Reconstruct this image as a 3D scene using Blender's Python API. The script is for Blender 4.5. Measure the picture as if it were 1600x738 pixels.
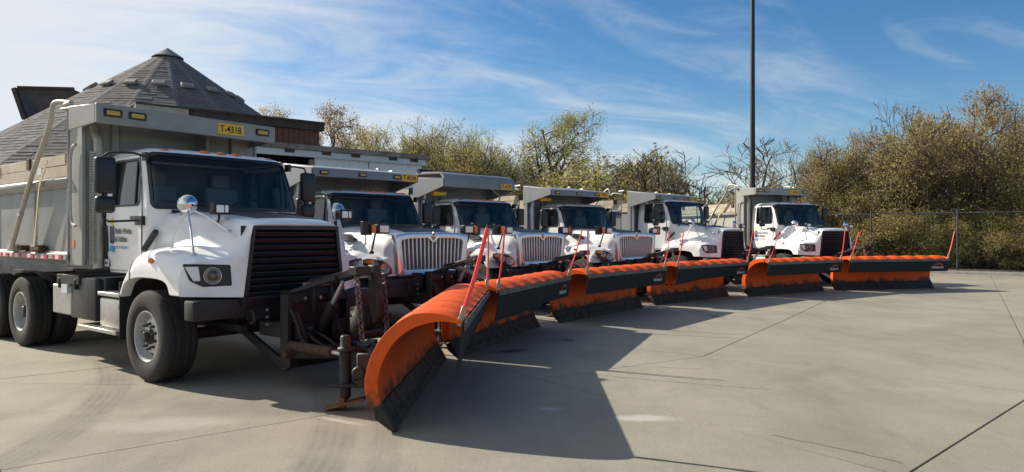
import bpy, bmesh, math, random
import numpy as np
from mathutils import Vector, Matrix, Euler
R = math.radians
sc = bpy.context.scene
for o in list(bpy.data.objects): bpy.data.objects.remove(o)
COL = sc.collection

# ---------------------------------------------------------------- camera, sky, sun, exposure
cam_d = bpy.data.cameras.new('camera'); cam = bpy.data.objects.new('camera', cam_d); COL.objects.link(cam)
cam.location = (0, 0, 1.70); cam.rotation_euler = (R(90), 0, 0)
cam_d.sensor_width = 36; cam_d.lens = 36*1111/1600; cam_d.shift_y = -3.5/1600
cam_d.clip_start = .05; cam_d.clip_end = 3000
sc.camera = cam
SUN_EL = R(32)
TO_SUN = Vector((-.89, .455, 0)).normalized()*math.cos(SUN_EL) + Vector((0, 0, math.sin(SUN_EL)))
sun_d = bpy.data.lights.new('sun', 'SUN'); sun_d.energy = 3.35; sun_d.angle = R(.55); sun_d.color = (1, .91, .77)
sun = bpy.data.objects.new('sun', sun_d); COL.objects.link(sun)
sun.rotation_euler = (-TO_SUN).to_track_quat('-Z', 'Y').to_euler(); sun.location = (-30, 25, 25)
W = bpy.data.worlds.new('World'); sc.world = W; W.use_nodes = True
def world():
    nt = W.node_tree; N = nt.nodes; L = nt.links; N.clear()
    out = N.new('ShaderNodeOutputWorld'); bg = N.new('ShaderNodeBackground'); bg.inputs[1].default_value = .11
    sky = N.new('ShaderNodeTexSky'); sky.sky_type = 'NISHITA'; sky.sun_disc = False
    sky.sun_elevation = SUN_EL; sky.sun_rotation = math.atan2(TO_SUN.x, TO_SUN.y)
    sky.air_density = 1.0; sky.dust_density = .3; sky.ozone_density = 2.6; sky.altitude = 300
    tc = N.new('ShaderNodeTexCoord'); sep = N.new('ShaderNodeSeparateXYZ'); L.new(tc.outputs['Generated'], sep.inputs[0])
    def m(op, a, b=None, c=None, clamp=False):
        n = N.new('ShaderNodeMath'); n.operation = op; n.use_clamp = clamp
        for i, q in enumerate((a, b, c)):
            if q is None: continue
            if isinstance(q, (int, float)): n.inputs[i].default_value = q
            else: L.new(q, n.inputs[i])
        return n.outputs[0]
    zz = m('ADD', m('MAXIMUM', sep.outputs[2], 0.0), .16)
    px = m('DIVIDE', sep.outputs[0], zz); py = m('DIVIDE', sep.outputs[1], zz)
    # streak frame: bands run from far right to near left
    a = R(28)
    s = m('ADD', m('MULTIPLY', px, math.cos(a)), m('MULTIPLY', py, math.sin(a)))
    t = m('ADD', m('MULTIPLY', px, -math.sin(a)), m('MULTIPLY', py, math.cos(a)))
    def noise(sx, sy, off, sca, det, rough, dist):
        cb = N.new('ShaderNodeCombineXYZ'); L.new(m('MULTIPLY_ADD', s, sx, off), cb.inputs[0]); L.new(m('MULTIPLY', t, sy), cb.inputs[1])
        n = N.new('ShaderNodeTexNoise'); L.new(cb.outputs[0], n.inputs['Vector'])
        n.inputs['Scale'].default_value = sca; n.inputs['Detail'].default_value = det
        n.inputs['Roughness'].default_value = rough; n.inputs['Distortion'].default_value = dist
        return n.outputs['Fac']
    big = noise(.5, .9, 3.3, .75, 3, .5, .3)
    fine = noise(.6, 1.3, 7.1, 2.1, 9, .58, .9)
    wisp = noise(.9, 1.0, 1.7, 6.0, 8, .65, 1.2)
    # cover grows towards the left and towards the horizon, as the bank of cirrus does
    lat = m('MULTIPLY', sep.outputs[0], -.60)
    low = m('MULTIPLY', m('MINIMUM', sep.outputs[2], .30), -.42)
    cov = m('ADD', m('ADD', m('MULTIPLY', big, .95), m('MULTIPLY', fine, .85)), m('ADD', lat, low))
    cov = m('ADD', cov, m('MULTIPLY', wisp, .16))
    mr = N.new('ShaderNodeMapRange'); mr.interpolation_type = 'SMOOTHSTEP'; L.new(cov, mr.inputs[0])
    mr.inputs[1].default_value = .63; mr.inputs[2].default_value = 1.30; mr.inputs[3].default_value = 0; mr.inputs[4].default_value = .95
    mix = N.new('ShaderNodeMix'); mix.data_type = 'RGBA'; L.new(mr.outputs[0], mix.inputs['Factor'])
    hsv = N.new('ShaderNodeHueSaturation'); hsv.inputs['Saturation'].default_value = 1.30; hsv.inputs['Value'].default_value = .50; L.new(sky.outputs[0], hsv.inputs['Color'])
    L.new(hsv.outputs[0], mix.inputs['A']); mix.inputs['B'].default_value = (3.45, 3.6, 3.78, 1)
    L.new(mix.outputs['Result'], bg.inputs[0]); L.new(bg.outputs[0], out.inputs[0])
world()
sc.view_settings.view_transform = 'Standard'; sc.view_settings.look = 'None'
sc.view_settings.exposure = 1.08; sc.view_settings.gamma = 1; sc.view_settings.use_curve_mapping = False
sc.cycles.max_bounces = 8; sc.cycles.transparent_max_bounces = 24

# ---------------------------------------------------------------- materials
MATS = {}
def mat(name, base, rough=.5, metal=0., var=0., vscale=6., coat=0., bump=0., bscale=40., tint2=None, spec=.5):
    """principled material; var mixes towards tint2 by noise (grain, wear)"""
    m = bpy.data.materials.new(name); m.use_nodes = True; nt = m.node_tree; N = nt.nodes; L = nt.links
    b = N['Principled BSDF']; b.inputs['Base Color'].default_value = (*base, 1); b.inputs['Roughness'].default_value = rough
    b.inputs['Metallic'].default_value = metal; b.inputs['Coat Weight'].default_value = coat; b.inputs['Specular IOR Level'].default_value = spec
    if var or bump:
        g = N.new('ShaderNodeNewGeometry')
    if var:
        n = N.new('ShaderNodeTexNoise'); n.inputs['Scale'].default_value = vscale; n.inputs['Detail'].default_value = 7; n.inputs['Roughness'].default_value = .65
        L.new(g.outputs['Position'], n.inputs['Vector'])
        r = N.new('ShaderNodeMapRange'); L.new(n.outputs[0], r.inputs[0]); r.inputs[1].default_value = .38; r.inputs[2].default_value = .72; r.inputs[4].default_value = var
        x = N.new('ShaderNodeMix'); x.data_type = 'RGBA'; L.new(r.outputs[0], x.inputs['Factor'])
        x.inputs['A'].default_value = (*base, 1); t2 = tint2 or tuple(c*.45 for c in base); x.inputs['B'].default_value = (*t2, 1)
        L.new(x.outputs['Result'], b.inputs['Base Color'])
        r2 = N.new('ShaderNodeMath'); r2.operation = 'MULTIPLY_ADD'; L.new(r.outputs[0], r2.inputs[0]); r2.inputs[1].default_value = .25; r2.inputs[2].default_value = rough
        L.new(r2.outputs[0], b.inputs['Roughness'])
    if bump:
        n = N.new('ShaderNodeTexNoise'); n.inputs['Scale'].default_value = bscale; n.inputs['Detail'].default_value = 6; L.new(g.outputs['Position'], n.inputs['Vector'])
        bp = N.new('ShaderNodeBump'); bp.inputs['Strength'].default_value = bump; bp.inputs['Distance'].default_value = .02
        L.new(n.outputs[0], bp.inputs['Height']); L.new(bp.outputs[0], b.inputs['Normal'])
    MATS[name] = m; return m
mat('white_paint', (.86, .86, .85), .3, coat=.4, var=.22, vscale=3.5, tint2=(.60, .58, .53))
mat('cab_lining', (.15, .155, .16), .8)
mat('seat_cloth', (.22, .21, .2), .9)
mat('matte_black', (.018, .018, .02), .55, var=.5, vscale=9, tint2=(.04, .036, .033))
mat('black_plastic', (.014, .014, .016), .38)
mat('grille_black', (.010, .010, .013), .42)
mat('anti_glare', (.022, .023, .027), .5)
mat('chassis', (.02, .019, .018), .7, var=.8, vscale=7, tint2=(.06, .045, .035))
mat('hitch_steel', (.012, .012, .013), .5, var=.6, vscale=8, tint2=(.032, .02, .016))
mat('chain_steel', (.20, .17, .14), .5, .5, var=.6, vscale=20, tint2=(.1, .06, .035))
mat('maroon_steel', (.05, .018, .016), .5, var=.6, vscale=9, tint2=(.025, .013, .012))
mat('rusty_steel', (.10, .055, .03), .75, .2, var=.8, vscale=14, tint2=(.04, .024, .016))
mat('rust_brown', (.23, .115, .045), .75, var=.7, vscale=14, tint2=(.09, .045, .022))
mat('worn_steel', (.05, .048, .046), .5, .6, var=.9, vscale=9, tint2=(.045, .022, .012))
mat('bare_steel', (.38, .36, .32), .42, .7, var=.6, vscale=12, tint2=(.2, .17, .13))
mat('grille_silver', (.74, .75, .76), .3, .7)
mat('strip_steel', (.17, .155, .13), .55, .3, var=.8, vscale=10, tint2=(.09, .075, .06))
mat('chrome', (.74, .75, .77), .16, 1.)
mat('satin_chrome', (.66, .66, .66), .42, .8)
mat('aluminium', (.52, .52, .50), .38, .85, var=.4, vscale=20)
mat('pipe_steel', (.50, .47, .41), .5, .4, var=.4, vscale=18, tint2=(.3, .25, .2))
mat('rubber', (.022, .021, .02), .82, var=.7, vscale=16, tint2=(.055, .05, .044), bump=.25, bscale=120)
mat('rim_paint', (.60, .60, .58), .38, .3, var=.55, vscale=18, tint2=(.2, .17, .14))
mat('dump_grey', (.33, .335, .312), .45, .1, var=.6, vscale=2.2, tint2=(.22, .212, .19))
mat('dump_blue_grey', (.27, .283, .297), .45, .1, var=.6, vscale=2.2, tint2=(.17, .172, .172))
mat('board', (.52, .46, .37), .75, var=.75, vscale=5, tint2=(.36, .26, .16))
mat('strap', (.55, .47, .27), .8, var=.4, vscale=20)
mat('amber', (.85, .33, .03), .25, spec=.7)
mat('amber_dark', (.62, .36, .02), .3, spec=.7)
mat('orange_lens', (.80, .20, .025), .25, spec=.7)
mat('flag', (1.0, .07, .06), .45)
mat('flag_faded', (1.0, .20, .15), .5)
mat('flap', (.022, .023, .025), .8, var=.6, vscale=7, tint2=(.03, .03, .029), spec=.25)
mat('plate_yellow', (.90, .50, .02), .45)
mat('ink', (.012, .012, .013), .5)
mat('ink_grey', (.08, .085, .09), .5)
mat('ink_navy', (.02, .035, .10), .5)
mat('ink_blue', (.07, .28, .62), .5)
mat('ink_yellow', (.85, .60, .04), .5)
mat('decal_white', (.62, .63, .64), .5)
mat('decal_red', (.30, .03, .02), .5)
mat('lamp_lens', (.80, .82, .84), .12, coat=1.)
mat('lamp_bowl', (.72, .73, .74), .25, .45)
mat('tape_red', (.55, .03, .035), .4)
mat('tape_white', (.75, .74, .72), .4)
mat('shingle', (.145, .132, .124), .9, var=.8, vscale=3.2, tint2=(.085, .078, .074), bump=.4, bscale=30)
mat('hip_cap', (.165, .153, .143), .9, var=.6, vscale=4)
mat('roof_vent', (.27, .25, .215), .8)
mat('lead', (.20, .22, .19), .7)
mat('siding', (.185, .085, .055), .8, var=.7, vscale=2.5, tint2=(.12, .055, .038))
mat('fascia', (.080, .056, .045), .8, var=.8, vscale=3, tint2=(.045, .034, .03))
mat('weathered_board', (.46, .42, .36), .85, var=.8, vscale=4, tint2=(.24, .2, .17))
mat('shed_white', (.80, .81, .81), .5, var=.5, vscale=1.2, tint2=(.66, .66, .65))
mat('beam_grey', (.62, .65, .68), .5, var=.5, vscale=2, tint2=(.42, .42, .42))
mat('rusty_rail', (.30, .25, .205), .7, var=.8, vscale=3, tint2=(.09, .06, .045))
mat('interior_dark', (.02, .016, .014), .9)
mat('pole_bronze', (.012, .011, .013), .5)
mat('galvanised', (.055, .066, .074), .6, .3)
mat('kerb_concrete', (.26, .245, .22), .85, var=.5, vscale=4)
mat('dirt', (.115, .095, .068), .95, var=.9, vscale=1.4, tint2=(.06, .062, .03), bump=.5, bscale=20)
mat('joint_filler', (.035, .032, .028), .95)
mat('bark', (.085, .062, .047), .9, var=.7, vscale=9, tint2=(.045, .033, .026))
mat('twig', (.125, .095, .075), .9)

def glass(name, tint, refl=1.):
    m = bpy.data.materials.new(name); m.use_nodes = True; N = m.node_tree.nodes; L = m.node_tree.links
    N.remove(N['Principled BSDF']); out = N['Material Output']
    t = N.new('ShaderNodeBsdfTransparent'); t.inputs[0].default_value = (*tint, 1)
    g = N.new('ShaderNodeBsdfGlossy'); g.inputs['Roughness'].default_value = .015
    f = N.new('ShaderNodeFresnel'); f.inputs[0].default_value = 1.5
    k = N.new('ShaderNodeMath'); k.operation = 'MULTIPLY'; k.use_clamp = True; L.new(f.outputs[0], k.inputs[0]); k.inputs[1].default_value = refl
    x = N.new('ShaderNodeMixShader'); L.new(k.outputs[0], x.inputs[0]); L.new(t.outputs[0], x.inputs[1]); L.new(g.outputs[0], x.inputs[2])
    L.new(x.outputs[0], out.inputs[0]); MATS[name] = m
glass('windshield_glass', (.80, .86, .85), 1.2); glass('side_glass', (.84, .90, .89), 1.5); glass('lens_glass', (.85, .87, .88), 1.6)

def leaf(name, c):
    m = bpy.data.materials.new(name); m.use_nodes = True; N = m.node_tree.nodes; L = m.node_tree.links
    N.remove(N['Principled BSDF']); out = N['Material Output']
    d = N.new('ShaderNodeBsdfDiffuse'); d.inputs[0].default_value = (*c, 1)
    t = N.new('ShaderNodeBsdfTranslucent'); t.inputs[0].default_value = (*[min(1, v*1.25) for v in c], 1)
    x = N.new('ShaderNodeMixShader'); x.inputs[0].default_value = .5; L.new(d.outputs[0], x.inputs[1]); L.new(t.outputs[0], x.inputs[2])
    L.new(x.outputs[0], out.inputs[0]); MATS[name] = m
leaf('leaf_olive', (.34, .32, .125)); leaf('leaf_yellow', (.44, .36, .145)); leaf('leaf_brown', (.32, .23, .14))
leaf('leaf_green', (.27, .29, .11)); leaf('leaf_pale', (.31, .25, .15)); leaf('leaf_rust', (.25, .15, .07))

def orange_mat():
    """plow enamel: worn and stained low on the face, streaked"""
    m = bpy.data.materials.new('plow_orange'); m.use_nodes = True; N = m.node_tree.nodes; L = m.node_tree.links; b = N['Principled BSDF']
    tc = N.new('ShaderNodeTexCoord'); sep = N.new('ShaderNodeSeparateXYZ'); L.new(tc.outputs['Object'], sep.inputs[0])
    oi = N.new('ShaderNodeObjectInfo')
    mp = N.new('ShaderNodeMapping'); mp.inputs['Scale'].default_value = (1, 1.0, .75); L.new(tc.outputs['Object'], mp.inputs[0])
    sh = N.new('ShaderNodeVectorMath'); sh.operation = 'ADD'; L.new(mp.outputs[0], sh.inputs[0]); L.new(oi.outputs['Location'], sh.inputs[1])
    n = N.new('ShaderNodeTexNoise'); n.inputs['Scale'].default_value = 3.4; n.inputs['Detail'].default_value = 9; n.inputs['Roughness'].default_value = .68; L.new(sh.outputs[0], n.inputs['Vector'])
    # wear threshold drops with height above the blade
    h = N.new('ShaderNodeMapRange'); L.new(sep.outputs[2], h.inputs[0]); h.inputs[1].default_value = .20; h.inputs[2].default_value = .46; h.inputs[3].default_value = .42; h.inputs[4].default_value = .08
    ad = N.new('ShaderNodeMath'); L.new(n.outputs[0], ad.inputs[0]); L.new(h.outputs[0], ad.inputs[1])
    r = N.new('ShaderNodeMapRange'); L.new(ad.outputs[0], r.inputs[0]); r.inputs[1].default_value = .74; r.inputs[2].default_value = .86; r.inputs[4].default_value = .88
    n2 = N.new('ShaderNodeTexNoise'); n2.inputs['Scale'].default_value = 5; n2.inputs['Detail'].default_value = 6; L.new(sh.outputs[0], n2.inputs['Vector'])
    r2 = N.new('ShaderNodeMapRange'); L.new(n2.outputs[0], r2.inputs[0]); r2.inputs[1].default_value = .4; r2.inputs[2].default_value = .75; r2.inputs[4].default_value = .45
    a = N.new('ShaderNodeMix'); a.data_type = 'RGBA'; L.new(r2.outputs[0], a.inputs['Factor']); a.inputs['A'].default_value = (.80, .108, .010, 1); a.inputs['B'].default_value = (.56, .074, .010, 1)
    c = N.new('ShaderNodeMix'); c.data_type = 'RGBA'; L.new(r.outputs[0], c.inputs['Factor']); L.new(a.outputs['Result'], c.inputs['A']); c.inputs['B'].default_value = (.055, .034, .024, 1)
    L.new(c.outputs['Result'], b.inputs['Base Color']); n3 = N.new('ShaderNodeTexNoise'); n3.inputs['Scale'].default_value = 1.7; n3.inputs['Detail'].default_value = 11; n3.inputs['Roughness'].default_value = .75; n3.inputs['Distortion'].default_value = .6; L.new(sh.outputs[0], n3.inputs['Vector'])
    r3 = N.new('ShaderNodeMapRange'); L.new(n3.outputs[0], r3.inputs[0]); r3.inputs[1].default_value = .52; r3.inputs[2].default_value = .72; r3.inputs[4].default_value = .55
    d = N.new('ShaderNodeMix'); d.data_type = 'RGBA'; L.new(r3.outputs[0], d.inputs['Factor']); L.new(c.outputs['Result'], d.inputs['A']); d.inputs['B'].default_value = (.23, .075, .028, 1); L.new(d.outputs['Result'], b.inputs['Base Color'])
    n4 = N.new('ShaderNodeTexNoise'); n4.inputs['Scale'].default_value = 38; n4.inputs['Detail'].default_value = 4; L.new(tc.outputs['Object'], n4.inputs['Vector'])
    r4 = N.new('ShaderNodeMapRange'); L.new(n4.outputs[0], r4.inputs[0]); r4.inputs[1].default_value = .66; r4.inputs[2].default_value = .70; r4.inputs[4].default_value = .7
    e = N.new('ShaderNodeMix'); e.data_type = 'RGBA'; L.new(r4.outputs[0], e.inputs['Factor']); L.new(d.outputs['Result'], e.inputs['A']); e.inputs['B'].default_value = (.09, .045, .028, 1); L.new(e.outputs['Result'], b.inputs['Base Color'])
    b.inputs['Roughness'].default_value = .55; b.inputs['Specular IOR Level'].default_value = .22
    MATS['plow_orange'] = m
orange_mat()

def circ3(a, b, c):
    ax, ay = a; bx, by = b; cx, cy = c
    d = 2*(ax*(by-cy)+bx*(cy-ay)+cx*(ay-by))
    ux = ((ax*ax+ay*ay)*(by-cy)+(bx*bx+by*by)*(cy-ay)+(cx*cx+cy*cy)*(ay-by))/d
    uy = ((ax*ax+ay*ay)*(cx-bx)+(bx*bx+by*by)*(ax-cx)+(cx*cx+cy*cy)*(bx-ax))/d
    return ux, uy, math.hypot(ax-ux, ay-uy)
def concrete():
    m = bpy.data.materials.new('concrete'); m.use_nodes = True; N = m.node_tree.nodes; L = m.node_tree.links; b = N['Principled BSDF']
    g = N.new('ShaderNodeNewGeometry'); pos = g.outputs['Position']; sep = N.new('ShaderNodeSeparateXYZ'); L.new(pos, sep.inputs[0])
    oi = N.new('ShaderNodeObjectInfo')
    def noise(scale, det, rough=.6, stretch=None):
        n = N.new('ShaderNodeTexNoise'); n.inputs['Scale'].default_value = scale; n.inputs['Detail'].default_value = det; n.inputs['Roughness'].default_value = rough
        if stretch:
            mp = N.new('ShaderNodeMapping'); mp.inputs['Scale'].default_value = stretch[:3]; mp.inputs['Rotation'].default_value = (0, 0, stretch[3]); L.new(pos, mp.inputs[0]); L.new(mp.outputs[0], n.inputs['Vector'])
        else: L.new(pos, n.inputs['Vector'])
        return n.outputs[0]
    def rng(v, a, c, lo, hi):
        r = N.new('ShaderNodeMapRange'); L.new(v, r.inputs[0]); r.inputs[1].default_value = a; r.inputs[2].default_value = c; r.inputs[3].default_value = lo; r.inputs[4].default_value = hi; return r.outputs[0]
    def m2(op, a, c, clamp=False):
        n = N.new('ShaderNodeMath'); n.operation = op; n.use_clamp = clamp
        for i, q in enumerate((a, c)):
            if isinstance(q, (int, float)): n.inputs[i].default_value = q
            else: L.new(q, n.inputs[i])
        return n.outputs[0]
    def mixc(f, a, c):
        x = N.new('ShaderNodeMix'); x.data_type = 'RGBA'; L.new(f, x.inputs['Factor'])
        for k, q in (('A', a), ('B', c)):
            if isinstance(q, tuple): x.inputs[k].default_value = (*q, 1)
            else: L.new(q, x.inputs[k])
        return x.outputs['Result']
    c = mixc(rng(noise(.42, 7, .68), .36, .64, 0, 1), (.375, .338, .256), (.27, .243, .184))
    c = mixc(rng(noise(.9, 7, .7, (1, .28, 1, R(-38))), .5, .75, 0, .8), c, (.17, .155, .128))      # drive-worn streaks
    c = mixc(rng(noise(1.6, 8, .7), .55, .75, 0, .38), c, (.15, .135, .108))                       # stains
    c = mixc(rng(noise(58, 4, .7), .50, .72, 0, .75), c, (.115, .103, .083))                        # aggregate
    c = mixc(rng(noise(105, 3, .6), .56, .75, 0, .8), c, (.44, .40, .33))
    c = mixc(rng(oi.outputs['Random'], 0, 1, 0, .22), c, (.22, .2, .17))                        # slab to slab
    # tyre tracks: arcs of tread bars left by turning wheels
    def track(pts, w, fac, c):
        ux, uy, rr = circ3(*pts)
        d = m2('SUBTRACT', m2('SQRT', m2('ADD', m2('POWER', m2('SUBTRACT', sep.outputs[0], ux), 2), m2('POWER', m2('SUBTRACT', sep.outputs[1], uy), 2)), 0), rr)
        ad = m2('ABSOLUTE', d, 0)
        band = rng(ad, w*.75, w*1.15, 1, 0)
        rib = m2('MULTIPLY_ADD', m2('SINE', m2('MULTIPLY', d, 6.283*5/(2*w)), 0), .16); 
        rb = N.new('ShaderNodeMath'); rb.operation = 'ADD'; L.new(rib, rb.inputs[0]); rb.inputs[1].default_value = .35
        e1 = rng(sep.outputs[1], pts[0][1]+.5, pts[0][1]-1.2, 0, 1)
        e2 = rng(sep.outputs[1], pts[2][1]-2.5, pts[2][1], 0, 1)
        f = m2('MULTIPLY', m2('MULTIPLY', m2('MULTIPLY', band, rb.outputs[0]), m2('MULTIPLY', e1, e2)), rng(noise(1.3, 5), .35, .6, .25, 1))
        return mixc(m2('MULTIPLY', f, fac, True), c, (.085, .076, .064))
    c = track(((-6.34, 10.5), (-4.24, 7.42), (-3.75, 5.33)), .19, .5, c)
    c = track(((-2.3, 8.3), (-1.60, 6.41), (-1.40, 5.1)), .20, .45, c)
    c = track(((-1.75, 8.3), (-1.12, 6.41), (-.95, 5.1)), .13, .3, c)
    # pale salt scuffs and a damp patch
    def spot(x, y, rx, ry, ang, col, fac, c, sc_=3.):
        dx = m2('SUBTRACT', sep.outputs[0], x); dy = m2('SUBTRACT', sep.outputs[1], y)
        ca, sa = math.cos(ang), math.sin(ang)
        u = m2('DIVIDE', m2('ADD', m2('MULTIPLY', dx, ca), m2('MULTIPLY', dy, sa)), rx); v = m2('DIVIDE', m2('ADD', m2('MULTIPLY', dx, -sa), m2('MULTIPLY', dy, ca)), ry)
        d = m2('SQRT', m2('ADD', m2('MULTIPLY', u, u), m2('MULTIPLY', v, v)), 0)
        d = m2('ADD', d, m2('MULTIPLY', m2('SUBTRACT', noise(sc_, 8, .75), .5), 2.2))
        return mixc(rng(d, .35, 1.1, fac, 0), c, col)
    c = spot(1.22, 6.55, .35, .14, R(5), (.55, .53, .48), .6, c)
    c = spot(.35, 6.9, .14, .07, R(5), (.55, .53, .48), .5, c)
    c = spot(-3.1, 6.35, .7, .28, R(5), (.46, .43, .37), .45, c)
    c = spot(-2.6, 6.95, 1.3, .40, R(-12), (.16, .145, .12), .5, c)
    c = spot(-1.55, 6.45, .30, .05, R(-30), (.52, .49, .43), .6, c)
    c = spot(2.4, 5.9, .8, .5, R(20), (.2, .185, .155), .4, c)
    c = spot(3.6, 8.6, .9, .22, R(40), (.2, .18, .142), .45, c)
    c = spot(5.4, 7.2, 1.4, .35, R(-25), (.42, .385, .31), .35, c)
    c = spot(7.5, 12.5, 2.2, .5, R(30), (.2, .18, .142), .4, c)
    c = spot(.9, 11.4, .10, .22, R(10), (.07, .06, .045), .7, c, 8.)
    c = spot(4.2, 14.6, .2, .3, R(10), (.09, .075, .055), .6, c, 8.)
    c = spot(-4.9, 6.6, .5, .3, R(20), (.15, .135, .11), .4, c)
    c = spot(-.02, 10.3, .16, .34, R(-60), (.07, .045, .02), .85, c, 9.)     # oil drips by the second plow
    L.new(c, b.inputs['Base Color']); b.inputs['Roughness'].default_value = .88
    bp = N.new('ShaderNodeBump'); bp.inputs['Strength'].default_value = .5; bp.inputs['Distance'].default_value = .012
    L.new(m2('ADD', noise(120, 4), m2('MULTIPLY', noise(14, 5), .8)), bp.inputs['Height']); L.new(bp.outputs[0], b.inputs['Normal'])
    MATS['concrete'] = m
concrete()

# ---------------------------------------------------------------- mesh helpers
def V(*a): return Vector(a)
class MB:
    def __init__(s): s.v = []; s.f = []; s.mi = []
    def add(s, vs, fs, mi=0):
        n = len(s.v); s.v += [tuple(p) for p in vs]; s.f += [tuple(n+i for i in f) for f in fs]; s.mi += [mi]*len(fs); return s
    def mm(s, x0, x1, y0, y1, z0, z1, mi=0):
        vs = [(x, y, z) for z in (z0, z1) for y in (y0, y1) for x in (x0, x1)]
        return s.add(vs, [(0, 2, 3, 1), (4, 5, 7, 6), (0, 1, 5, 4), (2, 6, 7, 3), (0, 4, 6, 2), (1, 3, 7, 5)], mi)
    def obox(s, c, ax, ay, az, mi=0):
        """box about c with half-axis vectors"""
        c = Vector(c); ax, ay, az = Vector(ax), Vector(ay), Vector(az)
        vs = [c+i*ax+j*ay+k*az for k in (-1, 1) for j in (-1, 1) for i in (-1, 1)]
        return s.add(vs, [(0, 2, 3, 1), (4, 5, 7, 6), (0, 1, 5, 4), (2, 6, 7, 3), (0, 4, 6, 2), (1, 3, 7, 5)], mi)
    def bar(s, p0, p1, w, h, up=(0, 0, 1), mi=0):
        p0, p1 = Vector(p0), Vector(p1); d = p1-p0; l = d.length; d.normalize(); up = Vector(up)
        side = d.cross(up)
        if side.length < 1e-4: side = d.cross(Vector((1, 0, 0)))
        side.normalize(); u = side.cross(d)
        return s.obox((p0+p1)/2, d*l/2, side*w/2, u*h/2, mi)
    def tube(s, pts, r, seg=8, mi=0, cap=True):
        pts = [Vector(p) for p in pts]; n = len(pts); rs = r if isinstance(r, (list, tuple)) else [r]*n
        rings = []; nx = None
        for i, p in enumerate(pts):
            d = (pts[min(i+1, n-1)]-pts[max(i-1, 0)]).normalized()
            if nx is None:
                a = Vector((0, 0, 1)) if abs(d.z) < .9 else Vector((1, 0, 0)); nx = d.cross(a).normalized()
            else: nx = (nx-d*nx.dot(d)).normalized()
            ny = d.cross(nx)
            rings.append([p+(nx*math.cos(6.28318*k/seg)+ny*math.sin(6.28318*k/seg))*rs[i] for k in range(seg)])
        vs = [q for g in rings for q in g]; fs = []
        for i in range(n-1):
            for k in range(seg):
                a = i*seg+k; b = i*seg+(k+1) % seg; fs.append((a, b, b+seg, a+seg))
        if cap: fs += [tuple(range(seg))[::-1], tuple((n-1)*seg+k for k in range(seg))]
        return s.add(vs, fs, mi)
    def lathe(s, prof, org=(0, 0, 0), axis=(0, 0, 1), seg=24, mi=0, skip=None, close=False):
        """prof: (radius, along axis)"""
        o = Vector(org); d = Vector(axis).normalized(); a = Vector((0, 0, 1)) if abs(d.z) < .9 else Vector((1, 0, 0))
        nx = d.cross(a).normalized(); ny = d.cross(nx); vs = []; fs = []
        for r, h in prof:
            for k in range(seg): vs.append(o+d*h+(nx*math.cos(6.28318530718*k/seg)+ny*math.sin(6.28318530718*k/seg))*max(r, 1e-4))
        m = len(prof)
        for i in range(m if close else m-1):
            j = (i+1) % m
            for k in range(seg):
                if skip and skip(i, k): continue
                k2 = (k+1) % seg; fs.append((i*seg+k, i*seg+k2, j*seg+k2, j*seg+k))
        return s.add(vs, fs, mi)
    def ball(s, c, rx, ry=None, rz=None, seg=14, mi=0):
        ry = ry or rx; rz = rz or rx; n = seg//2; vs = []; fs = []
        for i in range(n+1):
            t = math.pi*i/n
            for k in range(seg):
                p = 6.28318530718*k/seg; vs.append((c[0]+rx*math.sin(t)*math.cos(p), c[1]+ry*math.sin(t)*math.sin(p), c[2]+rz*math.cos(t)))
        for i in range(n):
            for k in range(seg): k2 = (k+1) % seg; fs.append((i*seg+k, i*seg+k2, (i+1)*seg+k2, (i+1)*seg+k))
        return s.add(vs, fs, mi)
    def prism(s, poly, vec, mi=0):
        n = len(poly); v = Vector(vec); vs = [Vector(p) for p in poly]+[Vector(p)+v for p in poly]
        fs = [tuple(range(n))[::-1], tuple(range(n, 2*n))]+[(i, (i+1) % n, n+(i+1) % n, n+i) for i in range(n)]
        return s.add(vs, fs, mi)
    def grid(s, rows, closed=False, skip=None, mi=0, flip=False):
        n = len(rows[0]); vs = [p for r in rows for p in r]; fs = []
        for i in range(len(rows)-1):
            for k in range(n if closed else n-1):
                if skip and skip(i, k): continue
                k2 = (k+1) % n; q = (i*n+k, i*n+k2, (i+1)*n+k2, (i+1)*n+k); fs.append(q[::-1] if flip else q)
        return s.add(vs, fs, mi)
    def mesh(s, name, mats, bevel=0, angle=38, solid=0, fix=True, bseg=1):
        me = bpy.data.meshes.new(name); me.from_pydata([tuple(p) for p in s.v], [], s.f)
        me.polygons.foreach_set('material_index', s.mi)
        if fix or bevel or solid:
            bm = bmesh.new(); bm.from_mesh(me); bmesh.ops.remove_doubles(bm, verts=bm.verts, dist=1e-5)
            if fix: bmesh.ops.recalc_face_normals(bm, faces=bm.faces)
            if solid: bmesh.ops.solidify(bm, geom=bm.faces[:], thickness=solid)
            if bevel:
                ed = [e for e in bm.edges if len(e.link_faces) == 2 and e.calc_face_angle(0) > .6]
                bmesh.ops.bevel(bm, geom=ed, offset=bevel, segments=bseg, profile=.5, affect='EDGES', clamp_overlap=True)
            bm.to_mesh(me); bm.free()
        me.polygons.foreach_set('use_smooth', [True]*len(me.polygons)); me.set_sharp_from_angle(angle=R(angle))
        for m in (mats if isinstance(mats, (list, tuple)) else [mats]): me.materials.append(MATS[m])
        return me
CACHE = {}
def link(name, me, parent=None, loc=None, rot=None):
    o = bpy.data.objects.new(name, me); COL.objects.link(o)
    if parent is not None: o.parent = parent
    if loc is not None: o.location = loc
    if rot is not None: o.rotation_euler = rot
    return o
def part(key, name, fn, mats, parent=None, loc=None, rot=None, label=None, **kw):
    """a part whose mesh is built once per key and then shared"""
    if key is None or key not in CACHE:
        mb = MB(); fn(mb); me = mb.mesh(name, mats, **kw)
        if key is not None: CACHE[key] = me
    else: me = CACHE[key]
    o = link(name, me, parent, loc, rot)
    if label: o['label'] = label
    return o
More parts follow.
